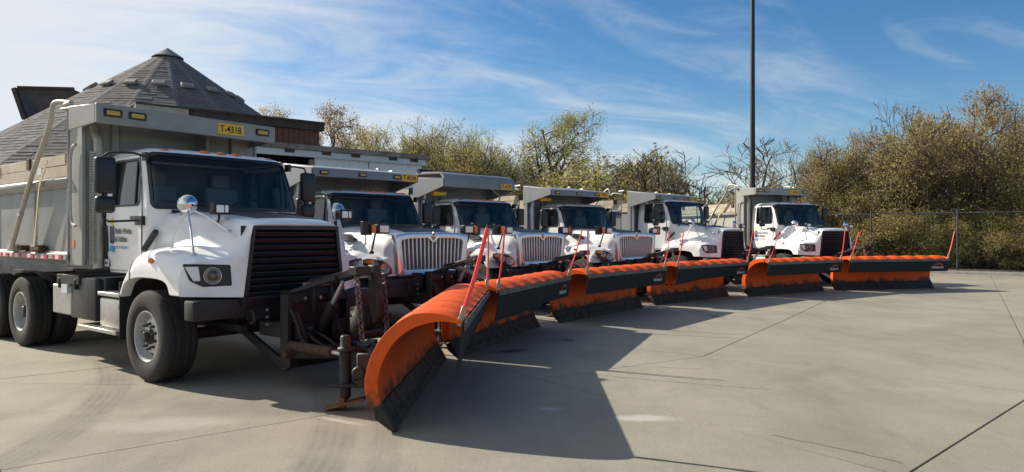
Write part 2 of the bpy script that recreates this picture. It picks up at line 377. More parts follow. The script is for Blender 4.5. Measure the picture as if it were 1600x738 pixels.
def thing(name, label, cat, loc=(0, 0, 0), rz=0, group=None):
    o = link(name, None, None, loc, (0, 0, rz)); o['label'] = label; o['category'] = cat
    if group: o['group'] = group
    return o
def tag(o, label, cat, group=None):
    o['label'] = label; o['category'] = cat
    if group: o['group'] = group
    return o
def text_mesh(key, s, size, mats, extrude=.0006, align='LEFT', bold=False, sx=1.):
    if key in CACHE: return CACHE[key]
    c = bpy.data.curves.new('text', 'FONT'); c.body = s; c.size = size; c.extrude = extrude; c.align_x = align; c.resolution_u = 3
    if bold: c.offset = size*.018
    o = bpy.data.objects.new('text', c); COL.objects.link(o)
    dg = bpy.context.evaluated_depsgraph_get(); me = bpy.data.meshes.new_from_object(o.evaluated_get(dg))
    bpy.data.objects.remove(o); bpy.data.curves.remove(c)
    me.transform(Matrix.Diagonal((sx, 1, 1, 1))); me.materials.clear(); me.materials.append(MATS[mats]); CACHE[key] = me; return me
def lerp(a, b, t): return a+(b-a)*t
def table(x, tab):
    if x <= tab[0][0]: return tab[0][1]
    for (a, p), (b, q) in zip(tab, tab[1:]):
        if x <= b: return lerp(p, q, (x-a)/(b-a))
    return tab[-1][1]
def smooth_table(x, tab):
    xs = [p[0] for p in tab]; ys = [p[1] for p in tab]
    if x <= xs[0]: return ys[0]
    if x >= xs[-1]: return ys[-1]
    i = max(k for k in range(len(xs)-1) if xs[k] <= x); h = xs[i+1]-xs[i]; t = (x-xs[i])/h
    def sl(k):
        if k == 0: return (ys[1]-ys[0])/(xs[1]-xs[0])
        if k == len(xs)-1: return (ys[-1]-ys[-2])/(xs[-1]-xs[-2])
        return (ys[k+1]-ys[k-1])/(xs[k+1]-xs[k-1])
    return (2*t**3-3*t*t+1)*ys[i]+(t**3-2*t*t+t)*h*sl(i)+(-2*t**3+3*t*t)*ys[i+1]+(t**3-t*t)*h*sl(i+1)
def spline(pts, n):
    """Catmull-Rom through points (tuples), n samples per span"""
    out = []; P = [Vector(p) for p in pts]; m = len(P)
    for i in range(m-1):
        a = P[max(i-1, 0)]; b = P[i]; c = P[i+1]; d = P[min(i+2, m-1)]
        for k in range(n):
            t = k/n; out.append(.5*((2*b)+(c-a)*t+(2*a-5*b+4*c-d)*t*t+(3*b-a-3*c+d)*t**3))
    out.append(P[-1]); return out

# ---------------------------------------------------------------- ground, yard slabs, kerb
def structure(name, me, parent=None):
    o = link(name, me, parent)
    if parent is None: o['kind'] = 'structure'
    return o
def ground():
    mb = MB(); mb.grid([[(x, y, -.06) for x in (-900, -60, 0, 60, 900)] for y in (-300, -20, 40, 120, 1500)])
    structure('ground', mb.mesh('ground', 'dirt'))
    yard = structure('concrete_yard', None)
    A = [(-20, -8.6), (-12, -1.8), (-7.8, 1.7), (-3.68, 5.11), (.32, 8.33), (2.66, 9.87), (5.3, 13.9), (7.94, 18), (10.4, 21.9), (13, 26), (15.9, 30.4), (19, 34.8)]
    B = [(-17, -12), (-8.9, -3.9), (-4.9, -.8), (-.9, 2.3), (2.74, 4.98), (5.6, 7.6), (8.2, 11.4), (10.9, 15.6), (13.6, 19.8), (16.3, 24), (19, 28.2), (22, 32.6)]
    rng = random.Random(4)
    def P(k, j):
        a = Vector((*A[j], 0)); b = Vector((*B[j], 0)); return a+(b-a)*k
    g = .007
    FA, FD = Vector((15.0, 34.0, 0)), Vector((.765, -.643, 0)); FN = Vector((.643, .765, 0))
    mb = MB()
    for sx, sy in ((1, 1),):
        mb.grid([[(x, y, -.022) for x in (-40, 40)] for y in (-20, 40)])
    j = mb.mesh('joint_filler', 'joint_filler'); 
    # filler stays inside the yard
    j.clear_geometry(); 
    me = MB().add([P(-6, 0)+V(0, 0, -.022), P(4, 0)+V(0, 0, -.022), P(4, 11)+V(0, 0, -.022), P(-6, 11)+V(0, 0, -.022)], [(0, 1, 2, 3)]).mesh('joint_filler', 'joint_filler')
    structure('joint_filler', me, yard)
    for j in range(len(A)-1):
        for k in range(-6, 4):
            q = [P(k, j), P(k+1, j), P(k+1, j+1), P(k, j+1)]
            c = sum(q, Vector())/4
            top = []
            for i, p in enumerate(q):
                pa, pb = q[i-1], q[(i+1) % 4]
                top.append(p+((pa-p).normalized()+(pb-p).normalized())*g)
            lo = rng.uniform(-.0015, .0015)
            vs = [(p.x, p.y, lo) for p in top]+[(p.x, p.y, -.05) for p in top]
            m = MB().add(vs, [(0, 1, 2, 3), (0, 4, 5, 1), (1, 5, 6, 2), (2, 6, 7, 3), (3, 7, 4, 0)]).mesh('slab', 'concrete', bevel=.003)
            structure('slab', m, yard)
    # hairline cracks that wander across the slabs
    for pts in ([(.75, 8.72), (1.5, 8.3), (2.29, 7.96), (2.9, 7.7)], [(1.0, 9.14), (1.8, 9.05), (2.49, 8.92)], [(.95, 5.40), (1.35, 5.24), (1.69, 5.07), (2.2, 4.9)],
                [(2.2, 6.0), (2.6, 5.6), (2.95, 5.2)], [(-7.5, 8.3), (-5.5, 8.05), (-4.0, 8.0)]):
        mb = MB(); fine = []
        for a, b in zip(pts, pts[1:]):
            for t in range(7): fine.append(Vector((lerp(a[0], b[0], t/7)+rng.uniform(-.012, .012), lerp(a[1], b[1], t/7)+rng.uniform(-.012, .012), .0035)))
        rows = []
        for i, p in enumerate(fine):
            d = (fine[min(i+1, len(fine)-1)]-fine[max(i-1, 0)]).normalized(); n = Vector((-d.y, d.x, 0))*rng.uniform(.002, .0045); rows.append([p-n, p+n])
        mb.grid(rows); structure('crack', mb.mesh('crack', 'joint_filler'), yard)
    # kerb and verge along the fence
    kb = MB(); off = -.55
    def F(t, o, z): p = FA+FD*t+FN*o; return (p.x, p.y, z)
    rows = []
    for t in (-34, -20, -10, 0, 10, 22): rows.append([F(t, off-.16, -.04), F(t, off-.15, .12), F(t, off-.13, .14), F(t, off, .14), F(t, off+.01, -.04)])
    kb.grid(rows); structure('kerb', kb.mesh('kerb', 'kerb_concrete', angle=60))
    vb = MB(); rr = random.Random(2); rows = []
    for o in [off+.005]+[off+.3+.8*i for i in range(12)]+[14, 22, 40, 90]: rows.append([F(t, o, .09+(rr.uniform(-.02, .08) if o > 0 else 0)) for t in range(-60, 42, 2)])
    vb.grid(rows); structure('verge', vb.mesh('verge', 'dirt'))
ground()

# ---------------------------------------------------------------- salt dome, shed, light pole, fence
def salt_dome():
    az = math.atan2(262-800, 1111); D = 40.0
    cx, cy = D*math.sin(az), D*math.cos(az)
    za, sl, n, ze = 10.96, .69, 18, 3.2
    d = thing('salt_dome', 'round salt storage dome with grey shingled cone roof behind the white trucks', 'storage dome', (cx, cy, 0))
    base = math.atan2(-cy, -cx)+R(4)
    re = (za-ze)/sl
    def pt(i, r, up=0): a = base+2*math.pi*i/n; return Vector((r*math.cos(a), r*math.sin(a), za-sl*r+up))
    mb = MB(); mb.lathe([(re-.6, -.05), (re-.6, ze+.3)], seg=n); part(None, 'wall', lambda m: m.add(mb.v, mb.f), 'weathered_board', d)
    def facet(m, i):
        a, b = pt(i, 0), pt(i, re); c = pt(i+1, re)
        m.add([pt(i, .02), pt(i, re), pt(i+1, re), pt(i+1, .02)], [(0, 1, 2, 3)])
    for i in range(n):
        part(None, 'roof_panel', lambda m: facet(m, i), 'shingle', d)
    # courses of shingles: overlapping strips with a thick butt edge
    mb = MB(); rng = random.Random(3); nc = 52
    for i in range(n):
        for k in range(nc):
            r0 = re*(k+.0)/nc+.05; r1 = re*(k+1.12)/nc+.05
            w0 = 2*r0*math.sin(math.pi/n); cuts = [0]
            while cuts[-1] < 1: cuts.append(min(1, cuts[-1]+rng.uniform(.5, 1.1)/max(w0, .5)))
            for s0, s1 in zip(cuts, cuts[1:]):
                u = rng.uniform(.02, .045)
                a0 = pt(i, r0, .012).lerp(pt(i+1, r0, .012), s0); a1 = pt(i, r0, .012).lerp(pt(i+1, r0, .012), s1)
                b0 = pt(i, r1, u).lerp(pt(i+1, r1, u), s0); b1 = pt(i, r1, u).lerp(pt(i+1, r1, u), s1)
                c0 = b0-V(0, 0, u-.002); c1 = b1-V(0, 0, u-.002)
                mb.add([a0, a1, b1, b0, c0, c1], [(0, 3, 2, 1), (3, 4, 5, 2)])
    o = link('shingle_courses', mb.mesh('shingle_courses', 'shingle', fix=False, angle=10), d); o['kind'] = 'stuff'
    for i in range(n):
        def cap(m):
            t = Vector((-math.sin(base+2*math.pi*i/n), math.cos(base+2*math.pi*i/n), 0))*.14
            a, b = pt(i, .25, .042), pt(i, re+.05, .042)
            m.grid([[a-t-V(0, 0, .035), a+V(0, 0, .0), a+t-V(0, 0, .035)], [b-t-V(0, 0, .035), b+V(0, 0, .0), b+t-V(0, 0, .035)]])
        part(None, 'hip_cap', cap, 'hip_cap', d)
        def vent(m):
            p = pt(i, 3.5, .02).lerp(pt(i+1, 3.5, .02), .5); rad = Vector((p.x, p.y, 0)).normalized(); tan = Vector((-rad.y, rad.x, 0))
            dn = (rad-Vector((0, 0, sl))).normalized(); up = tan.cross(dn).normalized(); up = up if up.z > 0 else -up
            m.obox(p+up*.10, tan*.29, dn*.19, up*.075)
        part(None, 'roof_vent', vent, 'roof_vent', d, bevel=.04)
    part(None, 'finial_cap', lambda m: m.lathe([(.75, -.38), (.74, -.33), (.0, .16)], (0, 0, za), seg=n), 'lead', d)
    # dormer on the far left flank
    def locp(u, v, Y): return Vector(((u-800)/1111*Y-cx, Y-cy, 1.7+(365.5-v)/1111*Y))
    Y = 36.0
    a, b, c, e = locp(28, 139, Y), locp(117, 141, Y+1), locp(78, 190, Y+1), locp(43, 187, Y)
    bk = V(-1.0, 4.5, .2)
    def dorm(m):
        m.add([a, b, c, e, a+bk, b+bk, c+bk, e+bk], [(0, 1, 2, 3), (4, 7, 6, 5), (0, 4, 5, 1), (1, 5, 6, 2), (2, 6, 7, 3), (3, 7, 4, 0)])
    part(None, 'dormer', dorm, 'shingle', d)
    def trim(m):
        f = V(.05, -.12, 0)
        m.bar(a+f-V(.15, 0, 0), e+f-V(.1, 0, 0), .22, .2); m.bar(a+f+V(0, 0, .04), b+f+V(0, 0, .04), .16, .14)
    part(None, 'dormer_trim', trim, 'fascia', d)
salt_dome()

SH = Vector((-3.4, 26.9, 0)); SD = Vector((-.76, -.65, 0)).normalized(); SN = Vector((-SD.y, SD.x, 0))
if SN.y > 0: SN = -SN      # SN points towards the camera
def shed():
    s = thing('storage_shed', 'long storage shed with white ribbed doors, dark open bay and brown upper siding', 'shed')
    def S(t, n, z): p = SH+SD*t+SN*n; return Vector((p.x, p.y, z))
    def pan(m, t0, t1, z0, z1, n):
        x = t0; i = 0; row = []
        while x < t1-1e-6:
            for dx, dn in ((0, 0), (.18, 0), (.20, .028), (.24, .028), (.26, 0)):
                if x+dx <= t1: row.append((x+dx, dn))
            x += .30
        row.append((t1, 0)); m.grid([[S(t, n+dn, z0) for t, dn in row], [S(t, n+dn, z1) for t, dn in row]])
    for t0, t1 in ((.05, 2.28), (2.31, 4.36)):
        part(None, 'sliding_door', lambda m: pan(m, t0, t1, .05, 4.28, .05), 'shed_white', s)
    def jamb(m): m.obox(S(4.45, .02, 2.1), SD*.06, SN*.08, V(0, 0, 2.1))
    part(None, 'door_post', jamb, 'rusty_rail', s)
    part(None, 'corner_post', lambda m: m.obox(S(-.06, -.02, 2.2), SD*.09, SN*.1, V(0, 0, 2.2)), 'rusty_rail', s)
    # track beam, rusty top rail with hangers
    part(None, 'track_beam', lambda m: m.obox(S(4.85, .14, 4.37), SD*4.9, SN*.07, V(0, 0, .11)), 'beam_grey', s, bevel=.01)
    part(None, 'roof_edge', lambda m: m.obox(S(4.85, .10, 4.57), SD*5.0, SN*.2, V(0, 0, .085)), 'rusty_rail', s)
    for t in (.5, 1.4, 2.9, 4.0, 5.3, 7.0): part(None, 'track_bracket', lambda m: m.obox(S(t, .23, 4.42), SD*.16, SN*.02, V(0, 0, .05)), 'fascia', s)
    # bay: side walls, back wall, roof
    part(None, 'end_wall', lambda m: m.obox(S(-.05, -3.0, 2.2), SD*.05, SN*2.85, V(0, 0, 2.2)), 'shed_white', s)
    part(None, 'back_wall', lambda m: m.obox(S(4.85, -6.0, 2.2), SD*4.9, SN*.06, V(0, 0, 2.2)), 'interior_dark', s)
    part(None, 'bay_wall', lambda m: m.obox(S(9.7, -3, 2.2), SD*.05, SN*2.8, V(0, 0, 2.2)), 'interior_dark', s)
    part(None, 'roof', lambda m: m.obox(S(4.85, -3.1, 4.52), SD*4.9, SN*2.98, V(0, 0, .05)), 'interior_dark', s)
    # brown upper storey with vertical siding boards
    part(None, 'upper_wall', lambda m: m.obox(S(6.95, -1.6, 4.94), SD*2.8, SN*1.5, V(0, 0, .29)), 'siding', s)
    me = MB().obox((0, 0, 0), SD*.085, SN*.014, V(0, 0, .27)).mesh('siding_board', 'siding', bevel=.006)
    t = 4.2; r = random.Random(8)
    while t < 9.7:
        p = S(t, -.085+r.uniform(-.004, .004), 4.935); o = link('siding_board', me, s, p); t += .185
    part(None, 'upper_fascia', lambda m: (m.obox(S(6.92, -.04, 5.33), SD*2.92, SN*.12, V(0, 0, .13)), m.obox(S(6.92, -1.6, 5.46), SD*2.93, SN*1.75, V(0, 0, .03))), 'fascia', s)
    # pale weathered board left on the fascia
    part(None, 'weathered_board', lambda m: m.obox(S(9.13, .11, 5.33), SD*.72, SN*.025, V(0, 0, .15)), 'weathered_board', s, label='pale weathered board on the fascia')
shed()

def light_pole():
    Y = 32.0; x = (1176-800)/1111*Y
    p = thing('light_pole', 'tall dark bronze light pole rising behind the rightmost dump truck', 'light pole', (x, Y, 0))
    part(None, 'pole', lambda m: m.tube([(0, 0, .6), (0, 0, 15)], [.125, .082], 12), 'pole_bronze', p)
    part(None, 'base', lambda m: m.lathe([(.0, .6), (.3, .6), (.3, -.05)], seg=16), 'kerb_concrete', p)
    part(None, 'lamp_head', lambda m: (m.mm(-.2, .2, -.95, -.25, 14.85, 14.98), m.bar((0, -.3, 14.9), (0, 0, 14.9), .07, .07)), 'pole_bronze', p, bevel=.02)
light_pole()

FA, FD, FN = Vector((15.0, 34.0, 0)), Vector((.765, -.643, 0)).normalized(), Vector((.643, .765, 0)).normalized()
def fence():
    f = thing('chain_link_fence', 'chain link fence with galvanised posts and top rail along the trees', 'fence')
    H = 2.6
    def F(t, z, n=0): p = FA+FD*t+FN*n; return Vector((p.x, p.y, z))
    pm = MB().tube([(0, 0, 0), (0, 0, H+.08)], .038, 8).mesh('post', 'galvanised')
    t = 1.99-3.4*10; ts = []
    while t < 16: link('post', pm, f, F(t, .08)); ts.append(t); t += 3.4
    part(None, 'top_rail', lambda m: m.tube([F(ts[0], H), F(ts[-1], H)], .025, 8), 'galvanised', f)
    part(None, 'tension_wire', lambda m: m.tube([F(ts[0], .2, -.03), F(ts[-1], .2, -.03)], .005, 4), 'galvanised', f)
    def mesh(m):
        a = ts[0]; L = ts[-1]-ts[0]; n = int(L/.09); h = H-.12
        for i in range(-int(h/.09), n):
            for sgn in (1, -1):
                x0 = a+i*.09; x1 = x0+h
                z0, z1 = (.12, .12+h) if sgn > 0 else (.12+h, .12)
                if x0 < a: z0 += (a-x0)*sgn; x0 = a
                if x1 > a+L: z1 -= (x1-a-L)*sgn; x1 = a+L
                p, q = F(x0, z0, -.04), F(x1, z1, -.04); u = V(0, 0, .0008)
                m.add([p-u, q-u, q+u, p+u], [(0, 1, 2, 3)])
    o = part(None, 'wire_mesh', mesh, 'galvanised', f, fix=False); o['kind'] = 'stuff'
fence()

# ---------------------------------------------------------------- trucks
CAB = {
 'A': dict(sec=[(1.20,-1.67,-.46,.98,.10),(1.50,-1.68,-.42,1.02,.12),(1.90,-1.68,-.30,1.03,.16),(2.02,-1.68,-.285,1.027,.18),(2.06,-1.68,-.297,1.025,.18),(2.20,-1.675,-.335,1.017,.19),(2.40,-1.665,-.41,1.003,.195),(2.61,-1.65,-.495,.985,.20),(2.68,-1.64,-.525,.975,.2),(2.735,-1.60,-.585,.94,.2),(2.775,-1.5,-.70,.86,.2),(2.797,-1.3,-.88,.66,.2),(2.803,-1.12,-1.05,.3,.02)],
      sw=(4, 7), ws=(3, 8), brk=(-1.36, -1.0, -.75, -.62), sws=(2.06, 2.61), wss=(2.02, 2.68), door=(-1.60, 1.24), steer=(-.78, 2.02), dash=1.98, lights=(-.60, 2.745)),
 'B': dict(sec=[(1.05,-1.93,-.95,.98,.10),(1.35,-1.94,-.92,1.0,.12),(1.74,-1.94,-.80,1.01,.16),(1.86,-1.94,-.765,1.005,.18),(1.90,-1.94,-.78,1.0,.18),(2.02,-1.935,-.83,.99,.19),(2.20,-1.925,-.905,.975,.195),(2.36,-1.91,-.98,.96,.20),(2.43,-1.90,-1.015,.95,.2),(2.485,-1.86,-1.075,.92,.2),(2.52,-1.76,-1.19,.83,.2),(2.54,-1.58,-1.36,.62,.2),(2.545,-1.48,-1.44,.3,.02)],
      sw=(4, 7), ws=(3, 8), brk=(-1.66, -1.4, -1.2, -1.10), sws=(1.90, 2.36), wss=(1.86, 2.43), door=(-1.86, 1.10), steer=(-1.26, 1.86), dash=1.82, lights=(-1.10, 2.50)),
}
def cab_loop(sec, brk):
    z, xr, xf, hw, rf = sec; rr = .10; x1 = xf-rf; x0 = xr+rr
    xs = [x0]+[min(max(b, x0+.004*(i+1)), x1-.004*(4-i)) for i, b in enumerate(brk)]+[x1]
    half = [(x, -hw) for x in xs]                                        # 0..5
    for i in range(1, 6):
        a = R(-90+18*i); half.append((x1+rf*math.cos(a), -(hw-rf)+rf*math.sin(a)))   # 6..10
    w = hw-rf; b = .05
    for i in range(1, 4): y = -w+w*i/3; half.append((xf+b*(1-(y/w)**2), y))         # 11..13 (13 = centre)
    left = [(x, -y) for x, y in half[:-1]][::-1]
    rear = [(xr+.03, hw-.03), (xr, hw-.10), (xr, 0), (xr, -hw+.10), (xr+.03, -hw+.03)]
    return [Vector((x, y, z)) for x, y in half+left+rear]
class CabSurf:
    def __init__(s, kind):
        s.c = CAB[kind]; s.L = [cab_loop(q, s.c['brk']) for q in s.c['sec']]; s.z = [q[0] for q in s.c['sec']]; s.n = len(s.L[0])
        m = s.L[5]; s.arc = [0]
        for a, b in zip(m, m[1:]): s.arc.append(s.arc[-1]+(b-a).length)
    def p(s, t, z):
        z = min(max(z, s.z[0]), s.z[-1]-1e-6); k = max(i for i in range(len(s.z)-1) if s.z[i] <= z); f = (z-s.z[k])/(s.z[k+1]-s.z[k])
        i = min(int(t), s.n-2); u = t-i
        a = s.L[k][i].lerp(s.L[k][i+1], u); b = s.L[k+1][i].lerp(s.L[k+1][i+1], u); return a.lerp(b, f)
    def nrm(s, t, z):
        e = .05; d1 = s.p(min(t+e, s.n-1.001), z)-s.p(max(t-e, 0), z); d2 = s.p(t, z+.01)-s.p(t, z-.01); n = d1.cross(d2).normalized(); return n
    def off(s, t, z, o): return s.p(t, z)+s.nrm(t, z)*o
    def t_of(s, a):
        for i in range(s.n-1):
            if a <= s.arc[i+1]: return i+(a-s.arc[i])/(s.arc[i+1]-s.arc[i])
        return s.n-1.001
    def ring(s, mb, t0, t1, z0, z1, r, w, o0=.004, o1=.014):
        a0, a1 = s.arc[int(t0)], s.arc[int(t1)]
        def path(ins, rad):
            q = []; A0, A1, Z0, Z1 = a0+ins, a1-ins, z0+ins, z1-ins
            for cx, cy, st in ((A1-rad, Z0+rad, -90), (A1-rad, Z1-rad, 0), (A0+rad, Z1-rad, 90), (A0+rad, Z0+rad, 180)):
                for i in range(6): an = R(st+18*i); q.append((cx+rad*math.cos(an), cy+rad*math.sin(an)))
            out = []
            for (x, y), (X, Y) in zip(q, q[1:]+q[:1]):
                m = max(1, int(math.hypot(X-x, Y-y)/.08))
                out += [(lerp(x, X, i/m), lerp(y, Y, i/m)) for i in range(m)]
            return out
        po = path(-.022, r); pi = []
        # inner ring sampled on the same count
        ci, cz = (a0+a1)/2, (z0+z1)/2
        sx = ((a1-a0)/2-w)/((a1-a0)/2+.022); sz = ((z1-z0)/2-w)/((z1-z0)/2+.022)
        pi = [(ci+(x-ci)*sx, cz+(y-cz)*sz) for x, y in po]
        rows = [[s.off(s.t_of(x), y, o0) for x, y in po], [s.off(s.t_of(x), y, o1) for x, y in po],
                [s.off(s.t_of(x), y, o1) for x, y in pi], [s.off(s.t_of(x), y, -.02) for x, y in pi]]
        mb.grid(rows, closed=True)
    def pane(s, mb, t0, t1, z0, z1, o=-.006, nz=5):
        n = int((t1-t0)*3)
        mb.grid([[s.off(lerp(t0, t1, i/n), lerp(z0, z1, k/nz), o) for i in range(n+1)] for k in range(nz+1)])
SURF = {k: CabSurf(k) for k in CAB}

HOOD = {
 'A': dict(st=(-.70, 1.12), zt=[(-.7,2.0),(-.3,1.995),(.2,1.965),(.7,1.92),(1.0,1.885),(1.12,1.85)], ys=[(-.7,.84),(-.3,.82),(.3,.70),(.8,.62),(1.12,.575)], fz=[(-.7,1.16),(-.55,1.36),(-.35,1.48),(0,1.525),(.5,1.515),(.9,1.46),(1.12,1.40)],
      yv=[(-.7,.97),(.2,.92),(1.12,.80)], warp=.36, w0=.35, ar=.82, ac=.0, az=.53, ah=.66, fl=1.02, gr=((.58,1.79),(.69,1.0)), glare=(-.28, .98, .72)),
 'B': dict(st=(-1.0, .74), zt=[(-1,1.85),(-.7,1.85),(-.2,1.825),(.3,1.785),(.6,1.74),(.74,1.70)], ys=[(-1,.86),(-.7,.85),(-.1,.80),(.4,.77),(.74,.76)], fz=[(-1.0,1.06),(-.85,1.26),(-.6,1.38),(-.1,1.43),(.3,1.38),(.6,1.30),(.74,1.24)],
      yv=[(-1,.98),(0,.97),(.74,.88)], warp=.42, w0=.0, ar=.80, ac=-.02, az=.53, ah=.60, fl=.96, gr=((.74,1.66),(.68,1.0)), glare=(-.74, .66, .62)),
}
def hood_half(kind, x):
    h = HOOD[kind]; zt = smooth_table(x, h['zt']); ys = smooth_table(x, h['ys']); fz = smooth_table(x, h['fz']); yv = table(x, h['yv'])
    q = min(1, abs(x-h['ac'])/h['ar']); arch = h['az']+h['ah']*(1-q**3)**(1/3)
    zl = max(arch, h['fl']) if x > 0 else max(arch, h['az']+.06 if x < h['ac']-h['ar']*.9 else arch)
    zl = min(zl, fz-.22); 
    side = ys+.10
    pts = [(0, zt), (.35*ys, zt-.003), (.75*ys, zt-.016), (ys, zt-.05), (ys+.055, zt-.13), (max(side, lerp(side, yv, .3)), zt-.25), (yv, fz+.055), (max(yv+.06, 1.0), fz+.012), (1.09, fz-.006), (1.17, fz-.06), (1.213, fz-.15)]
    c = spline(pts, 4); c = [(p[0], p[1]) for p in [(v.x, v.y) for v in [Vector((a[0], a[1], 0)) for a in c]]]
    e = c[-1]
    for i in range(1, 4): c.append((1.225, lerp(e[1], zl+.012, i/3)))
    c.append((1.21, zl)); c.append((1.10, zl+.004))
    return c
def hood_warp(kind, x, y):
    h = HOOD[kind]; s = min(max((x-h['w0'])/(h['st'][1]-h['w0']), 0), 1); s = s*s*(3-2*s); return x-h['warp']*s*min(1.05, abs(y)/1.22)**3
def build_hood(kind):
    h = HOOD[kind]; x0, x1 = h['st']; n = 40
    def fn(mb):
        for sg in (-1, 1):
            rows = []
            for i in range(n+1):
                x = lerp(x0, x1, i/n); rows.append([Vector((hood_warp(kind, x, y), sg*y, z)) for y, z in hood_half(kind, x)])
            last = rows[-1]; N = len(last); (gy, gz), (by, bz) = h['gr']; top = 12
            inner = []
            for i in range(N):
                if i <= top: inner.append(Vector((x1+.012, sg*gy*i/top, gz)))
                else:
                    f = min(1, (i-top)/(N-3-top)); inner.append(Vector((x1+.012, sg*lerp(gy, by, f), lerp(gz, bz, f))))
            for k in (1, 2, 3, 4, 5):
                f = k/5; e = f**.75; rows.append([a.lerp(b, e)+V(.035*math.sin(math.pi*f), 0, 0) for a, b in zip(last, inner)])
            rows.append([p-V(.09, 0, 0) for p in inner])
            mb.grid(rows, flip=sg > 0)
    return fn
def glare_panel(kind):
    h = HOOD[kind]; a, b, w = h['glare']
    def fn(mb):
        rows = []
        for i in range(25):
            x = lerp(a, b, i/24); c = hood_half(kind, x); zt = c[0][1]; ys = smooth_table(x, h['ys']); row = []
            for k in range(-10, 11):
                y = w*ys*k/10; ay = abs(y)
                z = zt
                for (p, q), (r_, s_) in zip(c, c[1:]):
                    if p <= ay <= r_: z = lerp(q, s_, (ay-p)/max(r_-p, 1e-6)); break
                row.append(V(hood_warp(kind, x, y), y, z+.004))
            rows.append(row)
        mb.grid(rows)
    return fn

# ---- wheels (axis along y, outer face towards -y)
def tyre_prof(w=.15, r=.525):
    return [(.285, .118), (.31, .140), (.36, w), (.42, w+.004), (.47, w-.006), (.502, .137), (.519, .118), (.5245, .100), (.525, .078), (.511, .074), (.511, .062), (.525, .058), (.525, .022), (.511, .018), (.511, .006),
            (.525, .002), (.525, -.002), (.511, -.006), (.511, -.018), (.525, -.022), (.525, -.058), (.511, -.062), (.511, -.074), (.525, -.078), (.5245, -.100), (.519, -.118), (.502, -.137), (.47, -w+.006), (.42, -w-.004), (.36, -w), (.31, -.14), (.285, -.118)]
def wheel(par, loc, flip, front):
    d = (0, -1, 0); rot = (0, 0, math.pi) if flip else (0, 0, 0)
    if front:
        hub = lambda m: (m.lathe([(0, .215), (.055, .213), (.062, .20), (.062, .165), (.085, .16), (.092, .15), (.092, .10), (.17, .08), (.17, -.12), (0, -.12)], axis=d, seg=20))
        prof = [(.300, .150), (.296, .178), (.284, .178), (.276, .160), (.266, .085), (.256, .055), (.243, .058), (.222, .092), (.196, .112), (.168, .122), (.085, .124), (.085, .10), (.19, .095), (.25, .03), (.262, -.15), (.285, -.18)]
        sk = lambda i, k: i in (6, 7) and k % 8 in (0, 1, 2) or i in (11, 12) and False
        nz = .124
    else:
        hub = lambda m: m.lathe([(0, .115), (.07, .113), (.085, .10), (.09, .02), (.15, .0), (.15, -.06), (.17, -.10), (.17, -.3), (0, -.3)], axis=d, seg=20)
        prof = [(.300, .128), (.296, .140), (.284, .140), (.276, .122), (.270, .05), (.262, -.03), (.25, -.055), (.236, -.058), (.212, -.050), (.19, -.045), (.168, -.04), (.088, -.04), (.088, -.07)]
        sk = lambda i, k: i in (7, 8) and k % 8 in (0, 1, 2)
        nz = -.04
    w = part('hub%d' % front, 'wheel', hub, 'matte_black', par, loc, rot)
    kx = 1.30 if front else 1.
    part('tyre%d' % front, 'tyre', lambda m: m.lathe([(a, b*kx) for a, b in tyre_prof()], axis=d, seg=56), 'rubber', w, angle=45)
    part('rim%d' % front, 'rim', lambda m: m.lathe(prof, axis=d, seg=40, skip=sk), 'rim_paint', w, fix=False)
    def nut(m): m.lathe([(.017, -.005), (.017, .022), (.012, .024), (.012, .05), (0, .05)], axis=d, seg=6)
    for i in range(10):
        a = 2*math.pi*(i+.5)/10; part('lugnut', 'lug_nut', nut, 'matte_black', w, (.1425*math.cos(a), -nz, .1425*math.sin(a)))
    if not front:
        part('tyre0', 'tyre', None, 'rubber', w, (0, .345, 0))
    return w

def add_text(par, key, s, size, m, origin, right, up, sx=1., bold=True, align='LEFT'):
    o = link('lettering', text_mesh(key, s, size, m, bold=bold, sx=sx, align=align), par); r = Vector(right).normalized(); u = Vector(up).normalized(); n = r.cross(u)
    M = Matrix((r, u, n)).transposed().to_4x4(); M.translation = Vector(origin); o.matrix_local = M; return o
def marker_lamp(par, key, p, mats, w=.05, h=.022, d=.02, n=(1, 0, 0)):
    def fn(m): m.ball((0, 0, 0), d, w, h, seg=12)
    return part(key, 'marker_light', fn, mats, par, p)
def shield_lamp(par, p, s=1.):
    b = part('shl%g' % s, 'warning_light', lambda m: m.obox((0, 0, 0), V(.012, 0, 0), V(0, .11*s, 0), V(0, 0, .048*s)), 'black_plastic', par, p, bevel=.011, bseg=2)
    part('shlens%g' % s, 'lens', lambda m: m.obox((.012, 0, 0), V(.008, 0, 0), V(0, .08*s, 0), V(0, 0, .028*s)), 'amber_dark', b, bevel=.007)
    return b

